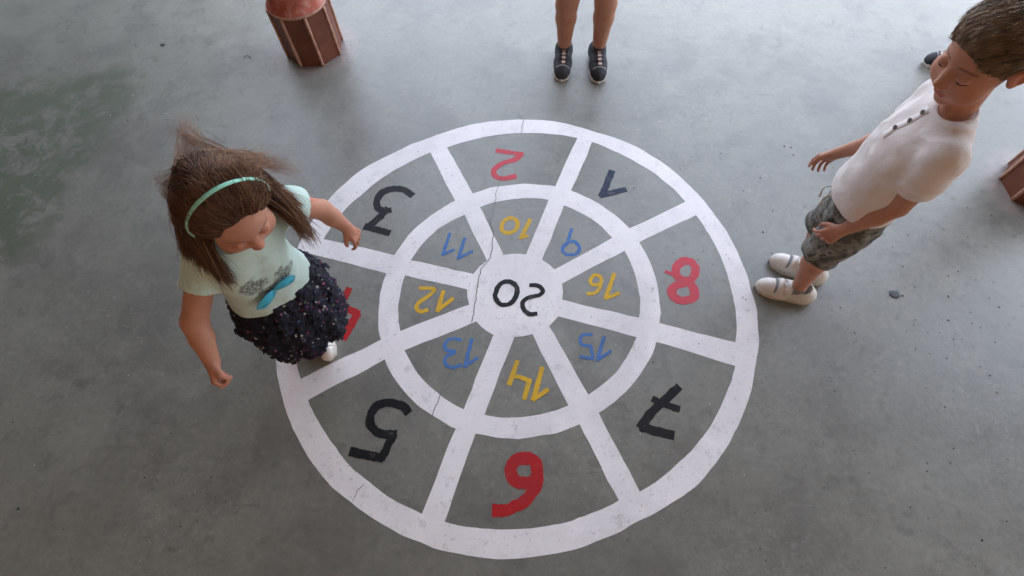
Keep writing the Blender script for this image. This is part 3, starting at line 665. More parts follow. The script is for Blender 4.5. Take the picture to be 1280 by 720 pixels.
def shoe(parent, base, c, yaw, L=.19, kind='velcro', W=.036):
    """c = ankle position on the floor"""
    kk = L / .19; W *= kk
    X0 = .92 if kind == 'velcro' else 1.0
    up = Field((-.065 * kk, -.085 * kk, -.005), (.065 * kk, .145 * kk, .105 * kk), .0022 * kk)
    hgt = .052 if kind != 'mary' else .040
    up.cap((0, -.040 * kk, .036 * kk), (.003, .088 * kk, .026 * kk), .036 * kk, .034 * kk, .01).cap((.002, .05 * kk, .026 * kk), (.004, .106 * kk, .021 * kk), .037 * kk, .027 * kk, .015)
    if kind != 'mary':
        up.cap((0, -.028 * kk, .03 * kk), (0, -.022 * kk, .062 * kk), .036 * kk, .033 * kk, .015).cap((0, -.01, .05 * kk), (0, .045 * kk, .040 * kk), .031 * kk, .03 * kk, .012)
        up.cap((0, -.018 * kk, .055 * kk), (0, -.014 * kk, .12 * kk), .0275 * kk, .028 * kk, .004, 'd')
    else:
        up.cap((0, -.02 * kk, .045 * kk), (0, .035 * kk, .055 * kk), .031 * kk, .024 * kk, .008, 'd')
    up.cut((0, 0, .012 * kk), (0, 0, -1), (-1, -1, -1), (1, 1, 1))
    if kind == 'mary': up.cut((0, 0, .040 * kk), (0, -.25, 1), (-1, -1, -1), (1, 1, 1))
    v, f = up.mesh(2); R = rz(yaw - math.pi / 2); O = V3(c[0], c[1], 0); X = lambda v: ((np.asarray(v) * V3(X0, 1, 1)) @ R.T) + O
    mats = {'velcro': (shoe_white, sole_white), 'sneaker': (shoe_black, sole_pale), 'mary': (silver, sole_white)}[kind]
    o = mesh('shoe', X(v), f, mats[0], parent, base=base)
    # sole outline
    so_ = Field((-.065 * kk, -.09 * kk, -.003), (.065 * kk, .15 * kk, .03 * kk), .0022 * kk)
    def fn(g):
        x, y = g[..., 0], g[..., 1] / kk; wdt = np.interp(y, [-.078, -.066, -.04, .02, .075, .115, .134], [.0, .024, .0335, .031, .039, .030, .0]) * kk
        cx = np.interp(y, [-.08, .02, .134], [0, -.001, .005]) * kk
        dy = np.maximum(-.078 - y, y - .134); return np.maximum(np.maximum((np.abs(x - cx) - wdt) * .75, dy), np.abs(g[..., 2] - .0095 * kk) - .0092 * kk)
    so_.put((-.06 * kk, -.085 * kk, 0), (.06 * kk, .145 * kk, .02), fn, .002); v, f = so_.mesh(1)
    mesh('sole', X(v), f, mats[1], o, base=base)
    bv = BVHTree.FromPolygons([tuple(p) for p in up_cache(up)], up_cache.f)
    def drape(pts, lift):
        out = []
        for x, y in pts:
            h = bv.ray_cast(Vector((x * kk, y * kk, .2)), Vector((0, 0, -1)))[0]; out.append(V3(x * kk, y * kk, (h.z if h else .02) + lift))
        return out
    def band(name, y0, y1, xr, mat, lift=.0035, n=15):
        A = drape([(x, y0) for x in np.linspace(-xr, xr, n)], lift); B = drape([(x, y1) for x in np.linspace(-xr, xr, n)], lift)
        lo = V3(0, 0, -.006); v = A + B + [a + lo for a in A] + [b + lo for b in B]
        f = [(i, i + 1, n + i + 1, n + i) for i in range(n - 1)] + [(2 * n + i, 2 * n + i + 1, i + 1, i) for i in range(n - 1)] + [(n + i, n + i + 1, 3 * n + i + 1, 3 * n + i) for i in range(n - 1)] + [(0, n, 3 * n, 2 * n), (n - 1, 3 * n - 1, 4 * n - 1, 2 * n - 1)]
        mesh(name, X(v), f, mat, o, base=base)
    grey = simple('grey_mesh_and_gap_shade', (.20, .20, .21), .8, .1, 200, .3)  # shaded gaps between velcro straps put into this colour; also lining and overlay
    if kind == 'velcro': band('tongue_gap_shade', .012, .076, .031, grey, .0012); band('strap', .019, .038, .036, shoe_white, .0065); band('strap', .048, .066, .036, shoe_white, .0065)
    if kind == 'mary': band('vamp_lining', .012, .086, .029, grey, .0012); band('strap', .022, .040, .034, shoe_white, .006); band('strap', .052, .068, .034, shoe_white, .006)
    if kind == 'sneaker':
        band('overlay', .094, .100, .030, grey, .001)
        for k, y in enumerate((.084, .064, .046, .028)):
            x, = drape([(0, y)], .002); v, f = box(x - V3(.0070, .0065, .002) * kk, x + V3(.0070, .0065, .003) * kk); mesh('lace_lock', X(v), f, bead, o, False, base=base)
            A = drape([(-.020 + .0025 * k * 0, y + .006), (-.01, y), (.01, y), (.020, y + .006)], .002)
            mesh('lace', X(tube(A, .0022, 6)[0]), tube(A, .0022, 6)[1], lashm, o, base=base)
    return o
def up_cache(F_):
    v, f = F_.mesh(1); up_cache.f = [tuple(int(i) for i in q) for q in f]; return v

def strands(name, roots, ctrl, n, rad, mat, parent, base, seg=14, push=None, tintfn=None, jit=.004, seed=0, flat_=1.0):
    """roots, ctrl: (N,3) arrays list of bezier control points -> one mesh of thin three-sided hairs"""
    rg = np.random.default_rng(seed); N = len(roots); t = np.linspace(0, 1, seg)[None, :, None]
    P = [roots[:, None]] + [c[:, None] for c in ctrl]
    if len(P) == 4: X = (1 - t) ** 3 * P[0] + 3 * t * (1 - t) ** 2 * P[1] + 3 * t * t * (1 - t) * P[2] + t ** 3 * P[3]
    else: X = (1 - t) ** 2 * P[0] + 2 * t * (1 - t) * P[1] + t * t * P[2]
    ph = rg.uniform(0, 99, (N, 1, 3)); X = X + jit * t * np.sin(ph + t * rg.uniform(3, 9, (N, 1, 3)) * 2)
    for c, r, R in (push or []):
        q = (X - c) @ R / r; k = np.linalg.norm(q, axis=-1, keepdims=True); q = np.where(k < 1, q / np.maximum(k, 1e-3) * (1 + .02 * (1 - k)), q); X = np.where(k < 1, (q * r) @ R.T + c, X)
    Tn = np.gradient(X, axis=1); Tn /= np.linalg.norm(Tn, axis=-1, keepdims=True) + 1e-9
    u = np.cross(Tn, rg.normal(size=(N, 1, 3))); u /= np.linalg.norm(u, axis=-1, keepdims=True) + 1e-9; b = np.cross(Tn, u)
    rr = rad * (1 - .75 * t ** 2) * rg.uniform(.6, 1.3, (N, 1, 1))
    ring = np.stack([X + rr * (math.cos(a) * u + math.sin(a) * b) for a in (0, 2.1, 4.2)], 2)      # N,seg,3,3
    v = ring.reshape(-1, 3); i0 = (np.arange(N)[:, None, None] * seg + np.arange(seg - 1)[None, :, None]) * 3; k = np.arange(3)[None, None]; k2 = (k + 1) % 3
    f = np.stack([i0 + k, i0 + k2, i0 + 3 + k2, i0 + 3 + k], -1).reshape(-1, 4)
    o = mesh(name, v, f, mat, parent, base=base)
    tn = rg.beta(1.6, 2.4, N)[:, None] * .8 + .25 * t[..., 0]; tn = np.repeat(tn.reshape(-1), 3)
    if tintfn is not None: tn = tintfn(v, tn)
    vcol(o, 'tint', np.repeat(np.clip(tn, 0, 1)[:, None], 3, 1)); return o

# ---------------- the boy in white
def boy():
    O = V3(1.085, .970, 0); yaw = math.radians(160); R = frame(yaw); F, L = R[:, 1], -R[:, 0]; U = V3(0, 0, 1)
    p = lambda f, l, z: O + F * f + L * l + U * z
    Fd = Field((.78, .66, -.01), (1.40, 1.36, 1.20), .0025)
    hc = V3(1.092, .985, 1.030); HS = 1.10; HR = frame(math.radians(193), math.radians(19))
    rows = lambda *a: [(z, *(O + F * f)[:2], w_, d_) for z, f, w_, d_ in a]
    Fd.prof(rows((.44, -.01, .085, .070), (.52, -.01, .096, .076), (.60, .0, .088, .070), (.72, -.005, .098, .068), (.81, -.015, .098, .060), (.865, -.02, .07, .045)), .02, R=R)
    sh = {s: p(-.025, s * .110, .830) for s in (1, -1)}
    el = {1: at(1122, 253, .635) + L * .012, -1: p(-.005, -.130, .655)}
    wr = {1: at(1052, 288, .485), -1: at(1046, 192, .50)}
    for s in (1, -1):
        tk = 1.12 if s > 0 else 1.0; Fd.cap(sh[s] - L * s * .045 + U * .01, sh[s], .038, .036, .03)
        Fd.cap(sh[s], el[s], .0335 * tk, .0275 * tk, .01); m = el[s] * .65 + wr[s] * .35
        Fd.cap(el[s], m, .0275 * tk, .0268 * tk, .008); Fd.cap(m, wr[s], .0268 * tk, .0178, .01)
    ank = {1: p(.0, .070, .075), -1: p(.0, -.070, .075)}
    ank[1] = V3(1.062, .905, .075); ank[-1] = V3(1.134, .992, .075)
    kn = {1: p(.022, .060, .285), -1: p(.018, -.058, .285)}
    for s in (1, -1): leg(Fd, p(-.005, s * .045, .47), kn[s], ank[s], .98); foot(Fd, ank[s], yaw, .9)
    Fd.cap(p(-.025, 0, .85), hc + HR @ V3(0, -.018, -.07), .039, .036, .02)
    q = add_head(Fd, hc, HR, HS)
    add_hand(Fd, wr[1], unit(wr[1] - el[1]) + F * .10 - U * .1, -L * .9 - U * .35 + F * -.2, F + U * .4, .93, .42, .16, .5)
    add_hand(Fd, wr[-1], unit(wr[-1] - el[-1]) - U * .2, L * .9 - U * .2, F + U * .3, .93, .45, .14, .35)
    v, f = Fd.mesh(2); tint = head_tint(v, hc, HR, HS)
    hand = np.minimum(np.linalg.norm(v - (wr[1] + F * .04 - U * .06), axis=1), np.linalg.norm(v - (wr[-1] - U * .07), axis=1)); tint *= 1 - (.12 * np.clip(1 - hand / .09, 0, 1))[:, None] * V3(.2, 1, 1)
    base = V3(O[0], O[1], 0); body = mesh('person', v, f, skin_a, None, base=base); vcol(body, 'tint', tint)
    tag(body, 'young boy in a white henley shirt and grey camouflage shorts looking down', 'child')
    face_bits(q, HR, HS, body, base, -.75)
    # shirt
    S = Field((.84, .70, .44), (1.40, 1.26, .94), .0032)
    trunk = rows((.537, .008, .120, .094), (.565, .006, .118, .094), (.62, .0, .116, .096), (.72, -.006, .119, .094), (.80, -.015, .122, .082), (.85, -.022, .094, .060), (.882, -.024, .060, .050))
    S.prof(trunk, .006, R=R)
    for s in (1, -1):
        e_ = sh[s] + (el[s] - sh[s]) * .60; S.cap(sh[s] - L * s * .05 + U * .012, sh[s] + U * .004, .047, .047, .03); S.cap(sh[s], e_, .049, .051, .018)
        dn = unit(el[s] - sh[s]); S.cut(e_, dn, np.minimum(e_, el[s]) - .07, np.maximum(e_, el[s]) + .07, .002)
        S.cap(e_ - dn * .02, e_ + dn * .05, .043, .043, .003, 'd')
    S.prof(trunk, .006, R=R)
    S.cap(p(-.022, 0, .90), p(-.018, 0, .97), .0435, .062, .004, 'd')
    S.prof(rows((.52, .008, .113, .088), (.560, .008, .112, .088)), .003, 'd', R=R)
    v, f = S.mesh(2); n = normals(v, f)
    lc = (v - O) @ R                                   # right, forward, up
    fold = vnoise(np.c_[lc[:, 0] * 9 + lc[:, 2] * 16, lc[:, 1] * 9 - lc[:, 2] * 5, lc[:, 2] * 13 - lc[:, 0] * 12], 3) + .5 * vnoise(v * 30, 4)
    ridge = 1 - np.abs(vnoise(np.c_[lc[:, 0] * 5 + lc[:, 2] * 7, lc[:, 1] * 6, lc[:, 2] * 5 - lc[:, 0] * 9], 9)) * 3.5
    amp = .0040 * np.clip(1.25 - np.abs(lc[:, 2] - .55) * 1.6, .35, 1)
    v = v + n * (fold * amp + .0034 * np.clip(ridge, 0, 1) ** 1.2 * np.clip(1.3 - np.abs(lc[:, 2] - .76) * 6, .25, 1))[:, None]
    shirtm = mat_cloth('white_jersey', (.74, .675, .668), .03).m
    shirt = mesh('shirt', v, f, shirtm, body, base=base); shirt['label'] = 'white short sleeved henley shirt'
    bv = BVHTree.FromPolygons([tuple(x) for x in v], [tuple(int(i) for i in q_) for q_ in f])
    def onto(o, d):
        h = bv.ray_cast(Vector(o), Vector(d)); return (np.array(h[0]), np.array(h[1])) if h[0] else (np.array(o) + np.array(d) * .3, -np.array(d))
    # placket and buttons
    pl = [onto(p(.3, 0, z) + 0, -F)[0] + F * .0010 for z in np.linspace(.876, .770, 12)]
    pv_ = [a + L * .0115 for a in pl] + [a - L * .0115 for a in pl] + [a + L * .0125 - F * .005 for a in pl] + [a - L * .0125 - F * .005 for a in pl]; m_ = 12
    pf = [(i, i + 1, m_ + i + 1, m_ + i) for i in range(m_ - 1)] + [(2 * m_ + i, 2 * m_ + i + 1, i + 1, i) for i in range(m_ - 1)] + [(m_ + i, m_ + i + 1, 3 * m_ + i + 1, 3 * m_ + i) for i in range(m_ - 1)]
    mesh('placket', pv_, pf, shirtm, shirt, base=base)
    btn = simple('dark_button', (.06, .05, .05), .35, .1, 50, 0)
    for z in (.864, .833, .803):
        a, nn = onto(p(.3, 0, z), -F); nn = unit(F + U * .3); u = unit(np.cross(nn, U)); w_ = np.cross(u, nn); r = .0062; k = 16; a = a + F * .0022; pts = []
        for rr_, hh in ((1, 0), (1, .0022), (.78, .0028), (.7, .0018)): pts += [a + r * rr_ * (math.cos(t) * u + math.sin(t) * w_) + nn * hh for t in np.linspace(0, 2 * math.pi, k + 1)[:-1]]
        mesh('button', pts, [(j * k + i, j * k + (i + 1) % k, (j + 1) * k + (i + 1) % k, (j + 1) * k + i) for j in range(3) for i in range(k)] + [tuple(range(3 * k, 4 * k))], btn, shirt, base=base)
    # collar rib
    cr = []
    for a in np.linspace(0, 2 * math.pi, 41)[:-1]:
        d = rz(a) @ F; h = p(-.020, 0, .889) + d * V3(.046, .046, 0); cr.append(h + U * (-.010 * math.cos(a) + .001))
    cr.append(cr[0]); mesh('neck_rib', *tube([c_ - U * .003 for c_ in cr], .0042, 8), shirtm, shirt, base=base)
    # shorts
    S = Field((.85, .72, .24), (1.32, 1.22, .61), .003)
    S.prof(rows((.43, -.005, .104, .084), (.52, -.006, .107, .084), (.575, -.005, .100, .078)), .02, R=R)
    for s in (1, -1):
        hp = p(-.005, s * .049, .46); kk = kn[s] + (hp - kn[s]) * -.02; S.cap(hp, kk, .072, .061, .018)
        dn = unit(kk - hp); S.cut(kk, dn, kk - V3(.08, .08, .12), kk + V3(.08, .08, .05)) if s > 0 else S.cut(kk, dn, kk - V3(.08, .08, .12), kk + V3(.08, .08, .05))
        S.cap(kk - dn * .012, kk + dn * .06, .054, .054, .003, 'd')
    v, f = S.mesh(2); n = normals(v, f); v = v + n * (.0045 * vnoise(v * V3(22, 22, 34), 5) + .003 * vnoise(v * 50, 6))[:, None]
    cm = M('camouflage_cotton', .9, .2, sheen=.1); wv = cm.warp(.05, 18); a_ = cm.noise(26, 3, .5, vec=wv); b_ = cm.noise(40, 3, .5, vec=cm.warp(.04, 30))
    c = cm.ramp(a_, [(.0, (.105, .105, .095)), (.46, (.19, .185, .165)), (.56, (.26, .25, .235))], True)
    c = cm.mix(cm.ramp(b_, [(.0, 0.0), (.585, .9)], True), c, (.055, .054, .05)); cm.color(c); cm.bump(cm.noise(700, 2), .3, .001)
    sh_ = mesh('shorts', v, f, cm.m, body, base=base); sh_['label'] = 'grey camouflage knee length shorts with drawstrings'
    cmc = simple('camo_cuff_band', (.13, .125, .115), .9, .3, 60, .3, .001)
    for s in (1, -1):
        hp = p(-.005, s * .049, .46); kk = kn[s]; dn = unit(kk - hp); u = unit(np.cross(dn, F)); w_ = np.cross(dn, u)
        ring = [kk - dn * .006 + .0605 * (math.cos(a) * u + math.sin(a) * w_) for a in np.linspace(0, 2 * math.pi, 33)]
        mesh('cuff', *tube(ring, .0055, 8), cmc, sh_, base=base)
    cord = simple('pale_cord', (.62, .60, .56), .8, .1, 200, .3)
    for s, e, dz in ((.018, .052, .0), (-.012, .050, .012)):
        a = p(.084, s, .545); c_ = curve_pts([a, a + F * .018 - U * .006 + L * .004, a + F * .032 - U * .030 + L * s * .4, a + F * .026 - U * (.062 + dz) + L * s * .5], 14)
        mesh('drawstring', *tube(c_, [.0022] * 12 + [.0034, .0036], 7), cord, sh_, base=base)
    shoe(body, base, ank[1] , math.radians(161), .195); shoe(body, base, ank[-1], math.radians(150), .195)
    sock = simple('grey_sock', (.22, .22, .22), .9, .1, 200, .3)
    for s in (1, -1):
        a = ank[s]; ring = [(a + V3(0, 0, z)) for z in (-.02, -.008, .004, .010)]; mesh('sock', *tube(ring, [.030, .0295, .0285, .0275], 20), sock, body, base=base)
    # short hair: scalp cap then strands lying over it
    hm = hairmat('light_brown_hair', (.075, .042, .025), (.52, .365, .235))
    H = Field(hc - .13, hc + .13, .0028); H.ell(q(0, -.017, .036), V3(.0742, .089, .078) * HS, HR, .01)
    H.ell(q(0, .068, -.018), V3(.066, .056, .074) * HS, HR, .008, 'd'); H.cut(q(0, 0, -.046), HR @ unit(V3(0, -.15, -1)), hc - 1, hc + 1)
    for x in (-1, 1): H.ell(q(x * .080, .004, -.020), V3(.020, .024, .032) * HS, HR, .006, 'd')
    v, f = H.mesh(2); n = normals(v, f); v = v + n * (.0012 * vnoise(v * 70, 2))[:, None]; cap = mesh('hair', v, f, hm, body, base=base); vcol(cap, 'tint', np.full((len(v), 3), .18)); cap['label'] = 'short light brown hair'
    rg = np.random.default_rng(5); lcv = (v - hc) @ HR; ell_ = np.linalg.norm((lcv / HS - V3(0, -.017, .036)) / V3(.0742, .089, .078), axis=1); ok = np.where((lcv[:, 2] > -.05) & (ell_ > .955))[0]; idx = rg.choice(ok, 9000); rt = v[idx]; nn = n[idx]; lv_ = lcv[idx]
    # whorl at the back of the crown, swept forward and to his right
    flow = np.c_[lv_[:, 0] * 3 + .35, np.full(len(idx), 1.0), -.1 + 0 * lv_[:, 0]]; flow /= np.linalg.norm(flow, axis=1)[:, None]; flow = flow @ HR.T
    flow += .22 * np.c_[vnoise(rt * 38, 1), vnoise(rt * 38, 2), vnoise(rt * 38, 3)] + .12 * rg.normal(size=rt.shape); flow -= nn * (flow * nn).sum(1)[:, None]
    Ls = np.where(lv_[:, 2] > .04, rg.uniform(.028, .048, len(idx)) * np.clip(1 - (lv_[:, 1] - .035) * 22, .28, 1), rg.uniform(.006, .012, len(idx)))[:, None]
    strands('hair_strand', rt - nn * .001, [rt + flow * Ls * .5 + nn * (.0035 + Ls * .10), rt + flow * Ls + nn * (.002 + Ls * .03)], 0, .00085, hm, cap, base, seg=7, jit=.0012, tintfn=lambda vv, t: (t * .7 + .35 * (vnoise(vv * 70, 8) + .2)) * np.clip(.25 + (((vv - hc) @ HR)[:, 2] + .01) * 11, .18, 1))  # tint paler towards the crown: top highlight painted into the strand colour
    return body
boy()

# ---------------- the girl with the headband
def girl():
    O = V3(-.705, .790, 0); yaw = math.radians(-51); R = frame(yaw); F, L = R[:, 1], -R[:, 0]; U = V3(0, 0, 1)
    p = lambda f, l, z: O + F * f + L * l + U * z
    base = V3(O[0], O[1], 0)
    hc = V3(-.645, .785, .872); HS = 1.12; HR = frame(math.radians(-51), math.radians(33))
    rows = lambda *a: [(z, *(O + F * f)[:2], w_, d_) for z, f, w_, d_ in a]
    Fd = Field((-1.03, .36, -.01), (-.38, 1.10, 1.03), .0025)
    Fd.prof(rows((.36, -.04, .085, .068), (.44, -.045, .092, .078), (.52, -.03, .084, .074), (.62, -.008, .088, .066), (.69, .012, .084, .054), (.735, .012, .06, .042)), .02, R=R)
    sh = {-1: at(256, 316, .700), 1: at(360, 256, .700)}
    el = {-1: at(243, 402, .560), 1: at(402, 262, .600)}
    wr = {-1: at(265, 452, .470), 1: at(433, 284, .525)}
    for s in (1, -1):
        Fd.cap(p(.012, s * .045, .705), sh[s], .036, .033, .03); th_ = 1.18 if s < 0 else 1.0; Fd.cap(sh[s], el[s], .0335 * th_, .0285 * th_, .012); m = el[s] * .6 + wr[s] * .4
        Fd.cap(el[s], m, .0285 * th_, .0272 * th_, .012); Fd.cap(m, wr[s], .0272 * th_, .0185 * th_, .01)
    ank = {1: V3(-.713, .838, .06), -1: V3(-.775, .850, .06)}
    for s in (1, -1): leg(Fd, p(-.04, s * .043, .40), p(.0, s * .05, .235), ank[s], .88); foot(Fd, ank[s], math.radians(-72), .78)
    Fd.cap(p(.012, 0, .72), hc + HR @ V3(0, -.020, -.065), .036, .034, .02)
    q = add_head(Fd, hc, HR, HS)
    dR = unit(at(273, 490, .415) - wr[-1])
    add_hand(Fd, wr[-1], dR, L + F * .1, F * .9 + U * .3, 1.02, .98, .05, 1.0)
    add_hand(Fd, wr[1], unit(at(450, 300, .47) - wr[1]), -L * .3 - U * .9 - F * .3, F, .88, .50, .14, .6)
    v, f = Fd.mesh(2); tint = head_tint(v, hc, HR, HS)
    hand = np.minimum(np.linalg.norm(v - (wr[-1] + dR * .05), axis=1), np.linalg.norm(v - (wr[1] - U * .05), axis=1)); tint *= 1 - (.16 * np.clip(1 - hand / .09, 0, 1))[:, None] * V3(.1, 1, 1)
    body = mesh('person', v, f, skin_a, None, base=base); vcol(body, 'tint', tint)
    tag(body, 'little girl with long brown hair, mint top and dark ruffled skirt stepping on the wheel', 'child')
    face_bits(q, HR, HS, body, base, -.9)
    # mint top
    S = Field((-1.0, .48, .42), (-.40, 1.08, .82), .003)
    trunk = rows((.452, -.046, .128, .102), (.50, -.038, .121, .097), (.56, -.022, .112, .092), (.63, -.004, .106, .084), (.69, .010, .104, .068), (.735, .010, .078, .052), (.757, .010, .050, .042))
    S.prof(trunk, .006, R=R)
    for s in (1, -1):
        e_ = sh[s] + (el[s] - sh[s]) * (.50 if s < 0 else .30); S.cap(p(.012, s * .045, .712), sh[s] + U * .004, .043, .045, .03); S.cap(sh[s], e_, .047, .052, .018)
        dn = unit(el[s] - sh[s]); S.cut(e_, dn, np.minimum(e_, el[s]) - .075, np.maximum(e_, el[s]) + .075)
        S.cap(e_ - dn * .02, e_ + dn * .05, .045, .046, .003, 'd')
    S.prof(trunk, .006, R=R)
    S.cap(p(.016, 0, .772), p(.022, 0, .84), .043, .062, .004, 'd')
    S.prof(rows((.44, -.046, .121, .095), (.47, -.044, .118, .094)), .003, 'd', R=R)
    v, f = S.mesh(2); n = normals(v, f); lc = (v - O) @ R
    fold = vnoise(np.c_[lc[:, 0] * 20 + lc[:, 2] * 6, lc[:, 1] * 14, lc[:, 2] * 7], 13) + .5 * vnoise(v * 32, 14)
    v = v + n * (fold * .0042)[:, None]
    top = mesh('shirt', v, f, None, body, base=base); top['label'] = 'pale mint short sleeved top with a sequin print'
    # sequin print: two scribbled grey shapes on the chest, held in the cloth colour
    m = mat_cloth('mint_jersey', (.52, .66, .61), .04); a = m.n.new('ShaderNodeAttribute'); a.attribute_name = 'print'
    old = m.b.inputs['Base Color'].links[0].from_socket
    sc_ = m.ramp(m.noise(75, 3, .6, dist=2.5), [(.42, 0.0), (.46, 1.0), (.54, 1.0), (.58, 0.0)]); sc2 = m.ramp(m.noise(160, 3, .6), [(.50, 0.0), (.56, .6)])
    fac = m.math('MULTIPLY', a.outputs['Fac'], m.math('MAXIMUM', sc_, sc2)); cc = m.mix(fac, old, (.085, .085, .078)); m.color(cc)
    top.data.materials.append(m.m)
    def lobe(l, z, a_, b_, r_=0): 
        X = -lc[:, 0] - l; Z = lc[:, 2] - z; c_, s_ = math.cos(r_), math.sin(r_); u_, w_ = X * c_ + Z * s_, -X * s_ + Z * c_
        return np.clip(2.5 * (1 - (u_ / a_) ** 2 - (w_ / b_) ** 2 + .7 * vnoise(v * 60, 5)), 0, 1)
    pr = np.maximum(lobe(-.030, .622, .046, .038, .3), lobe(.048, .598, .034, .032, -.3)) * (lc[:, 1] > .03)
    pr = np.maximum(pr, lobe(-.010, .580, .044, .016) * (lc[:, 1] > .03))
    vcol(top, 'print', np.repeat(pr[:, None], 3, 1))
    bv = BVHTree.FromPolygons([tuple(x) for x in v], [tuple(int(i) for i in q_) for q_ in f])
    def front(l, z, off):
        h = bv.ray_cast(Vector(p(.3, l, z)), Vector(-F)); return (np.array(h[0]) if h[0] else p(.1, l, z)) + F * off
    # bow: two satin loops, two tails and a knot
    sat = simple('turquoise_satin', (.05, .42, .60), .3, .12, 60, .1)
    bow = None
    def strip(ctrl, w0, w1, name, par):
        C = curve_pts(ctrl, 14); T_ = np.gradient(C, axis=0); W_ = []
        vv, ff = [], []
        for i in range(14):
            t = unit(T_[i]); s_ = unit(np.cross(t, F)); w_ = (w0 + (w1 - w0) * math.sin(math.pi * min(1, i / 13 * 1.1))); vv += [C[i] + s_ * w_, C[i] + F * .002 * 1.5, C[i] - s_ * w_]
        for i in range(13):
            for k in (0, 1): ff.append((i * 3 + k, i * 3 + k + 1, i * 3 + 4 + k, i * 3 + 3 + k))
        vv2 = [x - F * .0015 for x in vv]; nn_ = len(vv); ff += [tuple(j + nn_ for j in q_[::-1]) for q_ in ff[:]]
        return mesh(name, vv + vv2, ff, sat, par, base=base)
    kc = front(.000, .566, .006)
    kv, kf = tube([kc - U * .007, kc - U * .003, kc + U * .003, kc + U * .007], [.003, .0065, .0065, .003], 10); bow = mesh('bow', kv, kf, sat, top, base=base)
    for s in (1, -1):
        strip([kc, kc + L * s * .020 + U * (.012 if s > 0 else .002) + F * .010, kc + L * s * .044 + U * (.012 if s > 0 else -.014) + F * .010, kc + L * s * .050 + U * (.002 if s > 0 else -.026) + F * .003, kc + L * s * .020 - U * (.003 if s > 0 else .018) + F * .001, kc], .006, .018, 'loop', bow)
    strip([kc, front(-.028, .545, .004), front(-.046, .520, .003)], .004, .0065, 'tail', bow)
    strip([kc, front(-.006, .550, .005), front(-.014, .530, .003)], .004, .006, 'tail', bow)
    # ruffled skirt
    rw = rows((.235, .004, .136, .128), (.28, -.002, .144, .132), (.37, -.020, .152, .126), (.44, -.042, .134, .106), (.49, -.038, .108, .088))
    S = Field((-1.0, .50, .18), (-.42, 1.12, .52), .0034)
    S.prof(rw, .01, R=R, wob=lambda a_, z: .055 * np.sin(a_ * 9 + z * 6) * np.clip((.48 - z) / .15, 0, 1) + .03 * np.sin(a_ * 17 - z * 30))
    S.prof(rows((.20, .0, .118, .108), (.31, .0, .112, .100)), .004, 'd', R=R)
    v, f = S.mesh(2); n = normals(v, f); v = v + n * (.006 * vnoise(v * V3(38, 38, 46), 5) + .005 * vnoise(v * 90, 6))[:, None]
    sm = M('navy_floral_chiffon', .75, .3); vc = sm.voro(78, out='Color', vec=sm.warp(.012, 90)); vd = sm.voro(78, vec=sm.warp(.012, 90))
    blot = sm.ramp(vd, [(0, 1.0), (.36, 0.0)], True); sel = sm.n.new('ShaderNodeSeparateColor'); sm.L(vc, sel.inputs[0])
    pal = sm.ramp(sel.outputs[0], [(0, (.010, .010, .022)), (.72, (.30, .28, .31)), (.76, (.20, .03, .07)), (.80, (.05, .09, .18)), (.85, (.07, .03, .10)), (.91, (.09, .12, .07)), (.94, (.50, .48, .50)), (.97, (.28, .10, .19))], True)
    c = sm.mix(blot, (.010, .010, .020), pal); sm.color(c); sm.bump(sm.noise(300, 3), .3, .001); sm.m
    sk = mesh('skirt', v, f, sm.m, body, base=base); sk['label'] = 'dark ruffled skirt with small coloured flecks'
    # frills: many curled chiffon petals standing off the skirt in rows
    rg = random.Random(3); pv_, pf_ = [], []; o_ = 0; bvs = BVHTree.FromPolygons([tuple(x) for x in v], [tuple(int(i) for i in q_) for q_ in f])
    for _ in range(1500):
        ang = rg.uniform(0, 2 * math.pi); z = rg.choice((.245, .25, .265, .29, .315, .34, .365, .39, .415, .44)) + rg.uniform(-.008, .008)
        d = R @ V3(math.cos(ang), math.sin(ang), 0); h = bvs.ray_cast(Vector(p(-.02, 0, z) + d * .3), Vector(-d))
        if not h[0]: continue
        c0 = np.array(h[0]); nn_ = unit(np.array(h[1]) + d); t = unit(np.cross(U, nn_)); ln, wd, lift, sk_ = rg.uniform(.012, .022), rg.uniform(.007, .013), rg.uniform(.004, .012), rg.uniform(-.008, .008)
        g = []
        for i in range(4):
            a_ = i / 3
            for j in range(4):
                b_ = j / 3 * 2 - 1; wv_ = wd * (.55 + .7 * a_)
                g.append(tuple(c0 + nn_ * (lift * math.sin(a_ * 2.0) + .004 * math.cos(b_ * 3 + rg.random() * 2) * a_ - .003) + t * (b_ * wv_ + sk_ * a_) - U * (a_ * ln * (.85 + .15 * math.cos(b_ * 4)) - .006)))
        pv_ += g; pf_ += [(o_ + i * 4 + j, o_ + i * 4 + j + 1, o_ + i * 4 + j + 5, o_ + i * 4 + j + 4) for i in range(3) for j in range(3)]; o_ += 16
    mesh('ruffle', pv_, pf_, sm.m, sk, base=base)
    for s, y in ((1, -70), (-1, -60)): shoe(body, base, ank[s], math.radians(y), .160, 'mary', .034)
    # hair
    hm = hairmat('long_brown_hair', (.032, .013, .007), (.34, .170, .095)); hm.node_tree.nodes['Principled BSDF'].inputs['Roughness'].default_value = .55; hm.node_tree.nodes['Principled BSDF'].inputs['Specular IOR Level'].default_value = .3
    H = Field(hc - .14, hc + .14, .003); H.ell(q(0, -.020, .034), V3(.0775, .092, .081) * HS, HR, .01)
    H.ell(q(0, .082, -.030), V3(.078, .078, .128) * HS, HR, .01, 'd'); H.cut(q(0, 0, -.050), HR @ unit(V3(0, -.2, -1)), hc - 1, hc + 1)
    v, f = H.mesh(2); n = normals(v, f); lcv = (v - hc) @ HR / HS; az = np.arctan2(lcv[:, 0], lcv[:, 2] + .02)
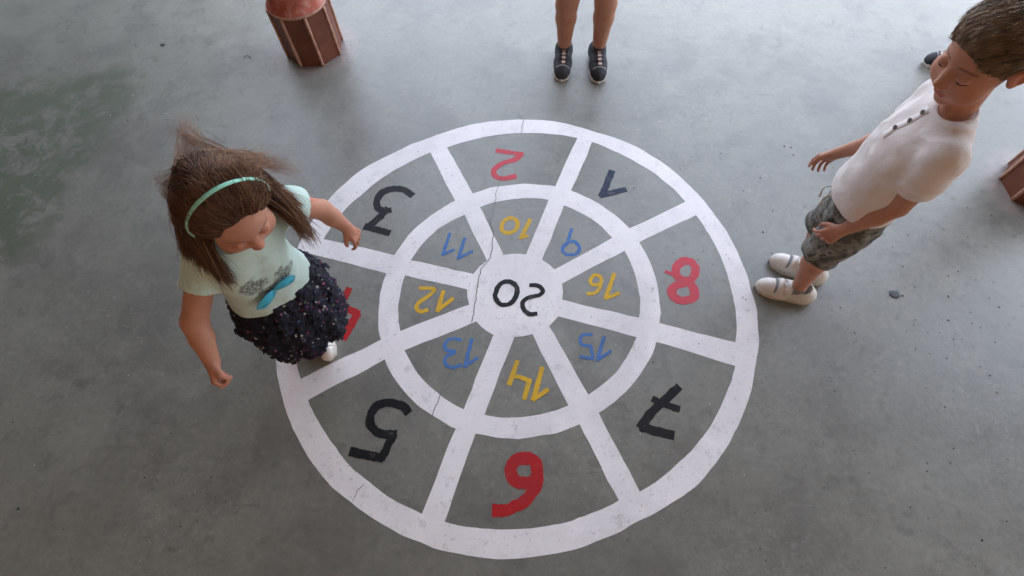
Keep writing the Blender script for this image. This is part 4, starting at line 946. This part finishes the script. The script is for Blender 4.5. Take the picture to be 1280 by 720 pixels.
    v = v + n * (.0022 * np.sin(az * 16 + 2 * vnoise(v * 20, 3)) + .0018 * vnoise(v * 50, 2))[:, None]; cap = mesh('hair', v, f, hm, body, base=base); vcol(cap, 'tint', np.full((len(v), 3), .10)); cap['label'] = 'long windblown brown hair'
    rg = np.random.default_rng(8); lcv = (v - hc) @ HR / HS; outs = (np.linalg.norm((lcv - V3(0, -.020, .034)) / V3(.0775, .092, .081), axis=1) > .95) & ((lcv[:, 1] < .008) | (lcv[:, 2] > .092 - 13 * lcv[:, 0] ** 2 + .006 * vnoise(lcv * 90, 3))); good = np.where((lcv[:, 2] > -.045) & outs)[0]
    push = [(hc + HR @ V3(0, -.012, .030) * HS, V3(.0765, .091, .080) * HS, HR), (hc + HR @ V3(0, .02, -.03) * HS, V3(.066, .066, .082) * HS, HR), (p(.0, 0, .62), V3(.120, .100, .160), R), (sh[1], V3(.05, .05, .05), R), (sh[-1], V3(.052, .052, .052), R)]
    def loc(a_): return hc + (a_ * HS) @ HR.T
    def group(n_, mask, ends, spread, mids, rad=.0011, seed=0, jit=.003, lift=.02, name='hair_strand'):
        idx = rg.choice(np.where(mask)[0], n_); r0 = v[idx]; nn_ = n[idx]; l0 = lcv[idx]
        e = np.array(ends)[rg.integers(0, len(ends), n_)] + rg.normal(size=(n_, 3)) * spread
        e = np.array(mids[0]) + (e - np.array(mids[0])) * rg.uniform(.5, 1.0, (n_, 1)) if n_ > 1000 else e
        down = np.c_[l0[:, 0] * 1.15, l0[:, 1] * .6 - .055, np.full(n_, -.02)]; c1 = loc(down) * .55 + r0 * .45 + nn_ * lift
        c2 = e + (np.array(mids)[rg.integers(0, len(mids), n_)] - e) * rg.uniform(.4, 1.0, (n_, 1)) + rg.normal(size=(n_, 3)) * spread * .6
        return strands(name, r0 - nn_ * .002, [c1, c2, e], 0, rad, hm, cap, base, seg=20, push=push, jit=jit, seed=seed, tintfn=lambda vv, t: t * .8 + .22 * vnoise(vv * 26, 8) + (.45 if n_ < 1000 else 0))
    lf, rt, bk = lcv[:, 0] < -.01, lcv[:, 0] > .01, lcv[:, 1] < -.01; behind = lcv[:, 1] < .002; up_ = (lcv[:, 2] > -.045) & outs
    # person's left side (right in the photograph): a long lock over the shoulder and outer arm
    group(2600, lf & behind & up_, [at(392, 302, .66), at(380, 285, .68), at(372, 262, .72), at(345, 245, .74)], .014, [at(345, 235, .84), at(335, 225, .84)], seed=1)
    # person's right side: hanging in front of the shoulder
    group(2400, rt & behind & up_, [at(284, 350, .73), at(262, 338, .73), at(238, 322, .74), at(292, 358, .70)], .012, [at(232, 292, .80), at(222, 275, .82)], seed=2)
    # back, falling behind and lifted by the movement
    group(2600, bk & up_, [at(228, 250, .70), at(248, 228, .68), at(290, 222, .66), at(325, 230, .70), at(222, 285, .70)], .012, [at(222, 225, .82), at(275, 195, .80), at(318, 205, .80)], seed=3, jit=.004)
    # base layer lying along the scalp from the crown outwards
    idx = rg.choice(good, 9000); r0 = v[idx]; nn_ = n[idx]; l0 = lcv[idx]
    d = np.c_[l0[:, 0] * 14 , -(l0[:, 1] + .02) * -10, -.35 + 0 * l0[:, 0]]; d /= np.linalg.norm(d, axis=1)[:, None] + 1e-6; fm = l0[:, 1] > .0; d[fm] = np.c_[l0[fm, 0] * 9, np.full(fm.sum(), -.9), np.full(fm.sum(), -.1)]; d /= np.linalg.norm(d, axis=1)[:, None]; d = d @ HR.T + .10 * rg.normal(size=r0.shape) + .25 * np.c_[vnoise(r0 * 26, 1), vnoise(r0 * 26, 2), vnoise(r0 * 26, 3)]; d -= nn_ * (d * nn_).sum(1)[:, None]
    ln = rg.uniform(.04, .08, (len(idx), 1)) * np.clip(1 - 7 * np.clip(.01 - l0[:, 2:3], 0, .12), .3, 1)
    strands('hair_strand', r0 - nn_ * .001, [r0 + d * ln * .5 + nn_ * .005, r0 + d * ln - nn_ * ln * .30], 0, .0010, hm, cap, base, seg=9, push=[push[0]], jit=.0015, seed=12, tintfn=lambda vv, t: t * .8 + .25 * vnoise(vv * 32, 8))
    # loose flying wisps
    group(230, bk & up_, [at(232, 150, .84), at(222, 160, .84), at(240, 165, .84)], .012, [at(240, 185, .88)], rad=.0004, seed=4, jit=.007, lift=.03)
    group(240, bk & lf & up_, [at(372, 215, .78), at(350, 205, .80), at(330, 192, .80)], .014, [at(320, 200, .86)], rad=.0004, seed=5, jit=.007, lift=.03)
    group(140, rt & up_, [at(196, 222, .80), at(203, 240, .78)], .012, [at(212, 225, .86)], rad=.0004, seed=6, jit=.006, lift=.02)
    # front hair combed straight back under the band
    fr = np.where((lcv[:, 1] > -.01) & (lcv[:, 2] > .0) & outs)[0]; idx = rg.choice(fr, 3200); r0 = v[idx]; nn_ = n[idx]; l0 = lcv[idx]
    d = np.c_[l0[:, 0] * 5.0, np.full(len(idx), -1.0), .45 - l0[:, 1] * 6]; d /= np.linalg.norm(d, axis=1)[:, None]; d = d @ HR.T + .10 * rg.normal(size=r0.shape); d -= nn_ * (d * nn_).sum(1)[:, None]
    ln = rg.uniform(.03, .06, (len(idx), 1)); e = r0 + d * ln
    strands('hair_strand', r0 - nn_ * .001, [r0 + d * ln * .5 + nn_ * .006, e + nn_ * .001], 0, .0009, hm, cap, base, seg=9, push=[push[0]], jit=.0015, seed=9, tintfn=lambda vv, t: t * .8 + .2 * vnoise(vv * 40, 8))
    # headband
    hb = [hc + HR @ (V3(math.cos(t) * .0875, .006 - .022 * math.sin(t), .022 + math.sin(t) * .1060) * HS) for t in np.linspace(-.15, math.pi + .15, 40)]
    v_, f_ = [], []; Fh = HR @ V3(0, 1, .15)
    for i, c_ in enumerate(hb):
        rad_ = unit(c_ - (hc + HR @ V3(0, .01, .024))); 
        for k in range(8): b_ = 2 * math.pi * k / 8; v_.append(c_ + Fh * .0047 * math.cos(b_) + rad_ * .0022 * math.sin(b_))
    f_ = [(i * 8 + k, i * 8 + (k + 1) % 8, (i + 1) * 8 + (k + 1) % 8, (i + 1) * 8 + k) for i in range(39) for k in range(8)]
    mesh('headband', v_, f_, simple('mint_satin_band', (.30, .70, .56), .35, .06, 60, .05), body, base=base)['label'] = 'thin mint green headband'
    return body
girl()

# ---------------- two children standing beyond the wheel, seen only by their legs and feet
def stander(O, yaw, feet, label, s, kneel, shorts_c, shirt_c, shoe_yaws, hemz):
    R = frame(yaw); F, L = R[:, 1], -R[:, 0]; U = V3(0, 0, 1); p = lambda f, l, z: O + F * f * s + L * l * s + U * z * s
    base = V3(O[0], O[1], 0); lo = O - .34 * s; hi = O + .34 * s; lo[2] = -.01; hi[2] = 1.18 * s
    Fd = Field(lo, hi, .004); rows = lambda *a: [(z * s, *(O + F * f * s)[:2], w_ * s, d_ * s) for z, f, w_, d_ in a]
    Fd.prof(rows((.44, -.01, .085, .070), (.52, -.01, .096, .076), (.60, .0, .088, .070), (.72, -.005, .098, .068), (.81, -.015, .098, .060), (.865, -.02, .07, .045)), .02, R=R)
    hc = p(.01, 0, 1.0); HR = frame(yaw, .35)
    for k in (1, -1):
        sh, el, wr = p(-.025, k * .11, .83), p(-.02, k * .15, .65), p(.03, k * .155, .49)
        Fd.cap(p(-.025, k * .05, .84), sh, .036 * s, .034 * s, .03); Fd.cap(sh, el, .033 * s, .026 * s, .01); Fd.cap(el, wr, .027 * s, .018 * s, .01)
        add_hand(Fd, wr, -U + F * .15, -L * k, F, .93 * s, .4, .2, .3)
    for k, a in zip((1, -1), feet): leg(Fd, p(0, k * .05, .46), np.array(a) * .15 + V3(*(O + L * k * kneel * s)[:2], .285 * s) * .85 + U * .285 * s * .15, V3(a[0], a[1], .075), s, 1.06); foot(Fd, V3(a[0], a[1], .075), shoe_yaws[0 if k > 0 else 1], .9 * s)
    Fd.cap(p(-.02, 0, .85), hc - HR @ V3(0, .018, .05), .038 * s, .035 * s, .02); q = add_head(Fd, hc, HR, s * 1.05)
    v, f = Fd.mesh(2); body = mesh('person', v, f, skin_b, None, base=base); vcol(body, 'tint', head_tint(v, hc, HR, s * 1.05)); tag(body, label, 'child')
    face_bits(q, HR, s * 1.05, body, base, -.5)
    S = Field(lo, hi, .0045); tr = rows((.47, .008, .120, .098), (.60, .0, .112, .092), (.72, -.006, .115, .088), (.80, -.015, .118, .076), (.85, -.022, .092, .058), (.882, -.024, .058, .048)); S.prof(tr, .01, R=R)
    for k in (1, -1):
        sh, el = p(-.025, k * .11, .83), p(-.02, k * .15, .65); e_ = sh + (el - sh) * .6; S.cap(sh, e_, .047 * s, .048 * s, .03); S.cut(e_, unit(el - sh), np.minimum(e_, el) - .07, np.maximum(e_, el) + .07)
    S.prof(tr, .01, R=R); S.cap(p(-.022, 0, .9), p(-.018, 0, .97), .042 * s, .06 * s, .004, 'd'); v, f = S.mesh(2); n = normals(v, f); v = v + n * (.004 * vnoise(v * 18, 3))[:, None]
    mesh('shirt', v, f, mat_cloth('cotton_shirt', shirt_c).m, body, base=base)
    S = Field(lo, hi, .0045); S.prof(rows((.44, -.005, .102, .082), (.56, -.005, .094, .074)), .02, R=R)
    for k in (1, -1):
        hp, kk = p(0, k * .052, .46), p(.005, k * .062, hemz); S.cap(hp, kk, .070 * s, .066 * s, .018); S.cut(kk, kk - hp, kk - .12, kk + V3(.1, .1, .04))
    v, f = S.mesh(2); n = normals(v, f); v = v + n * (.004 * vnoise(v * 26, 4))[:, None]; mesh('shorts', v, f, mat_cloth('cotton_shorts', shorts_c).m, body, base=base)
    sock = simple('dark_grey_sock', (.06, .06, .065), .9, .2, 200, .3)
    for k, a in enumerate(feet):
        shoe(body, base, a, shoe_yaws[k], .195 * s, 'sneaker'); c = V3(a[0], a[1], .08 * s); mesh('sock', *tube([c + U * z for z in (-.025, -.01, .010, .016)], [.031 * s, .0305 * s, .030 * s, .0285 * s], 20), sock, body, base=base)
    hm = hairmat('dark_brown_hair', (.02, .011, .007), (.09, .05, .03)); H = Field(hc - .17, hc + .17, .004); k_ = s * 1.05; H.ell(q(0, -.019, .037), V3(.078, .092, .082) * k_, HR, .01); H.ell(q(0, .070, -.022), V3(.070, .056, .068) * k_, HR, .008, 'd'); H.cut(q(0, 0, -.05), HR @ unit(V3(0, -.15, -1)), hc - 1, hc + 1)
    v, f = H.mesh(2); n = normals(v, f); v = v + n * (.002 * vnoise(v * 60, 2))[:, None]; h = mesh('hair', v, f, hm, body, base=base); vcol(h, 'tint', np.clip(.3 + .4 * vnoise(v * 50, 3), 0, 1)[:, None].repeat(3, 1))
fl, frt = at(746, 78), at(704, 76)
stander(V3((fl[0] + frt[0]) / 2, fl[1] + .0, 0), math.radians(-90), [fl, frt], 'standing child in black sneakers with bare tanned legs cut by the top edge', 1.12, .078, (.03, .035, .06), (.30, .34, .40), [math.radians(-92), math.radians(-97)], .40)
g1 = at(1190, 84); g2 = at(1222, 76)
stander(V3((g1[0] + g2[0]) / 2, g1[1] + .01, 0), math.radians(-120), [g2, g1], 'child in a dark sneaker almost wholly hidden behind the head of the boy', 1.0, .06, (.10, .06, .09), (.4, .3, .35), [math.radians(-110), math.radians(165)], .33)
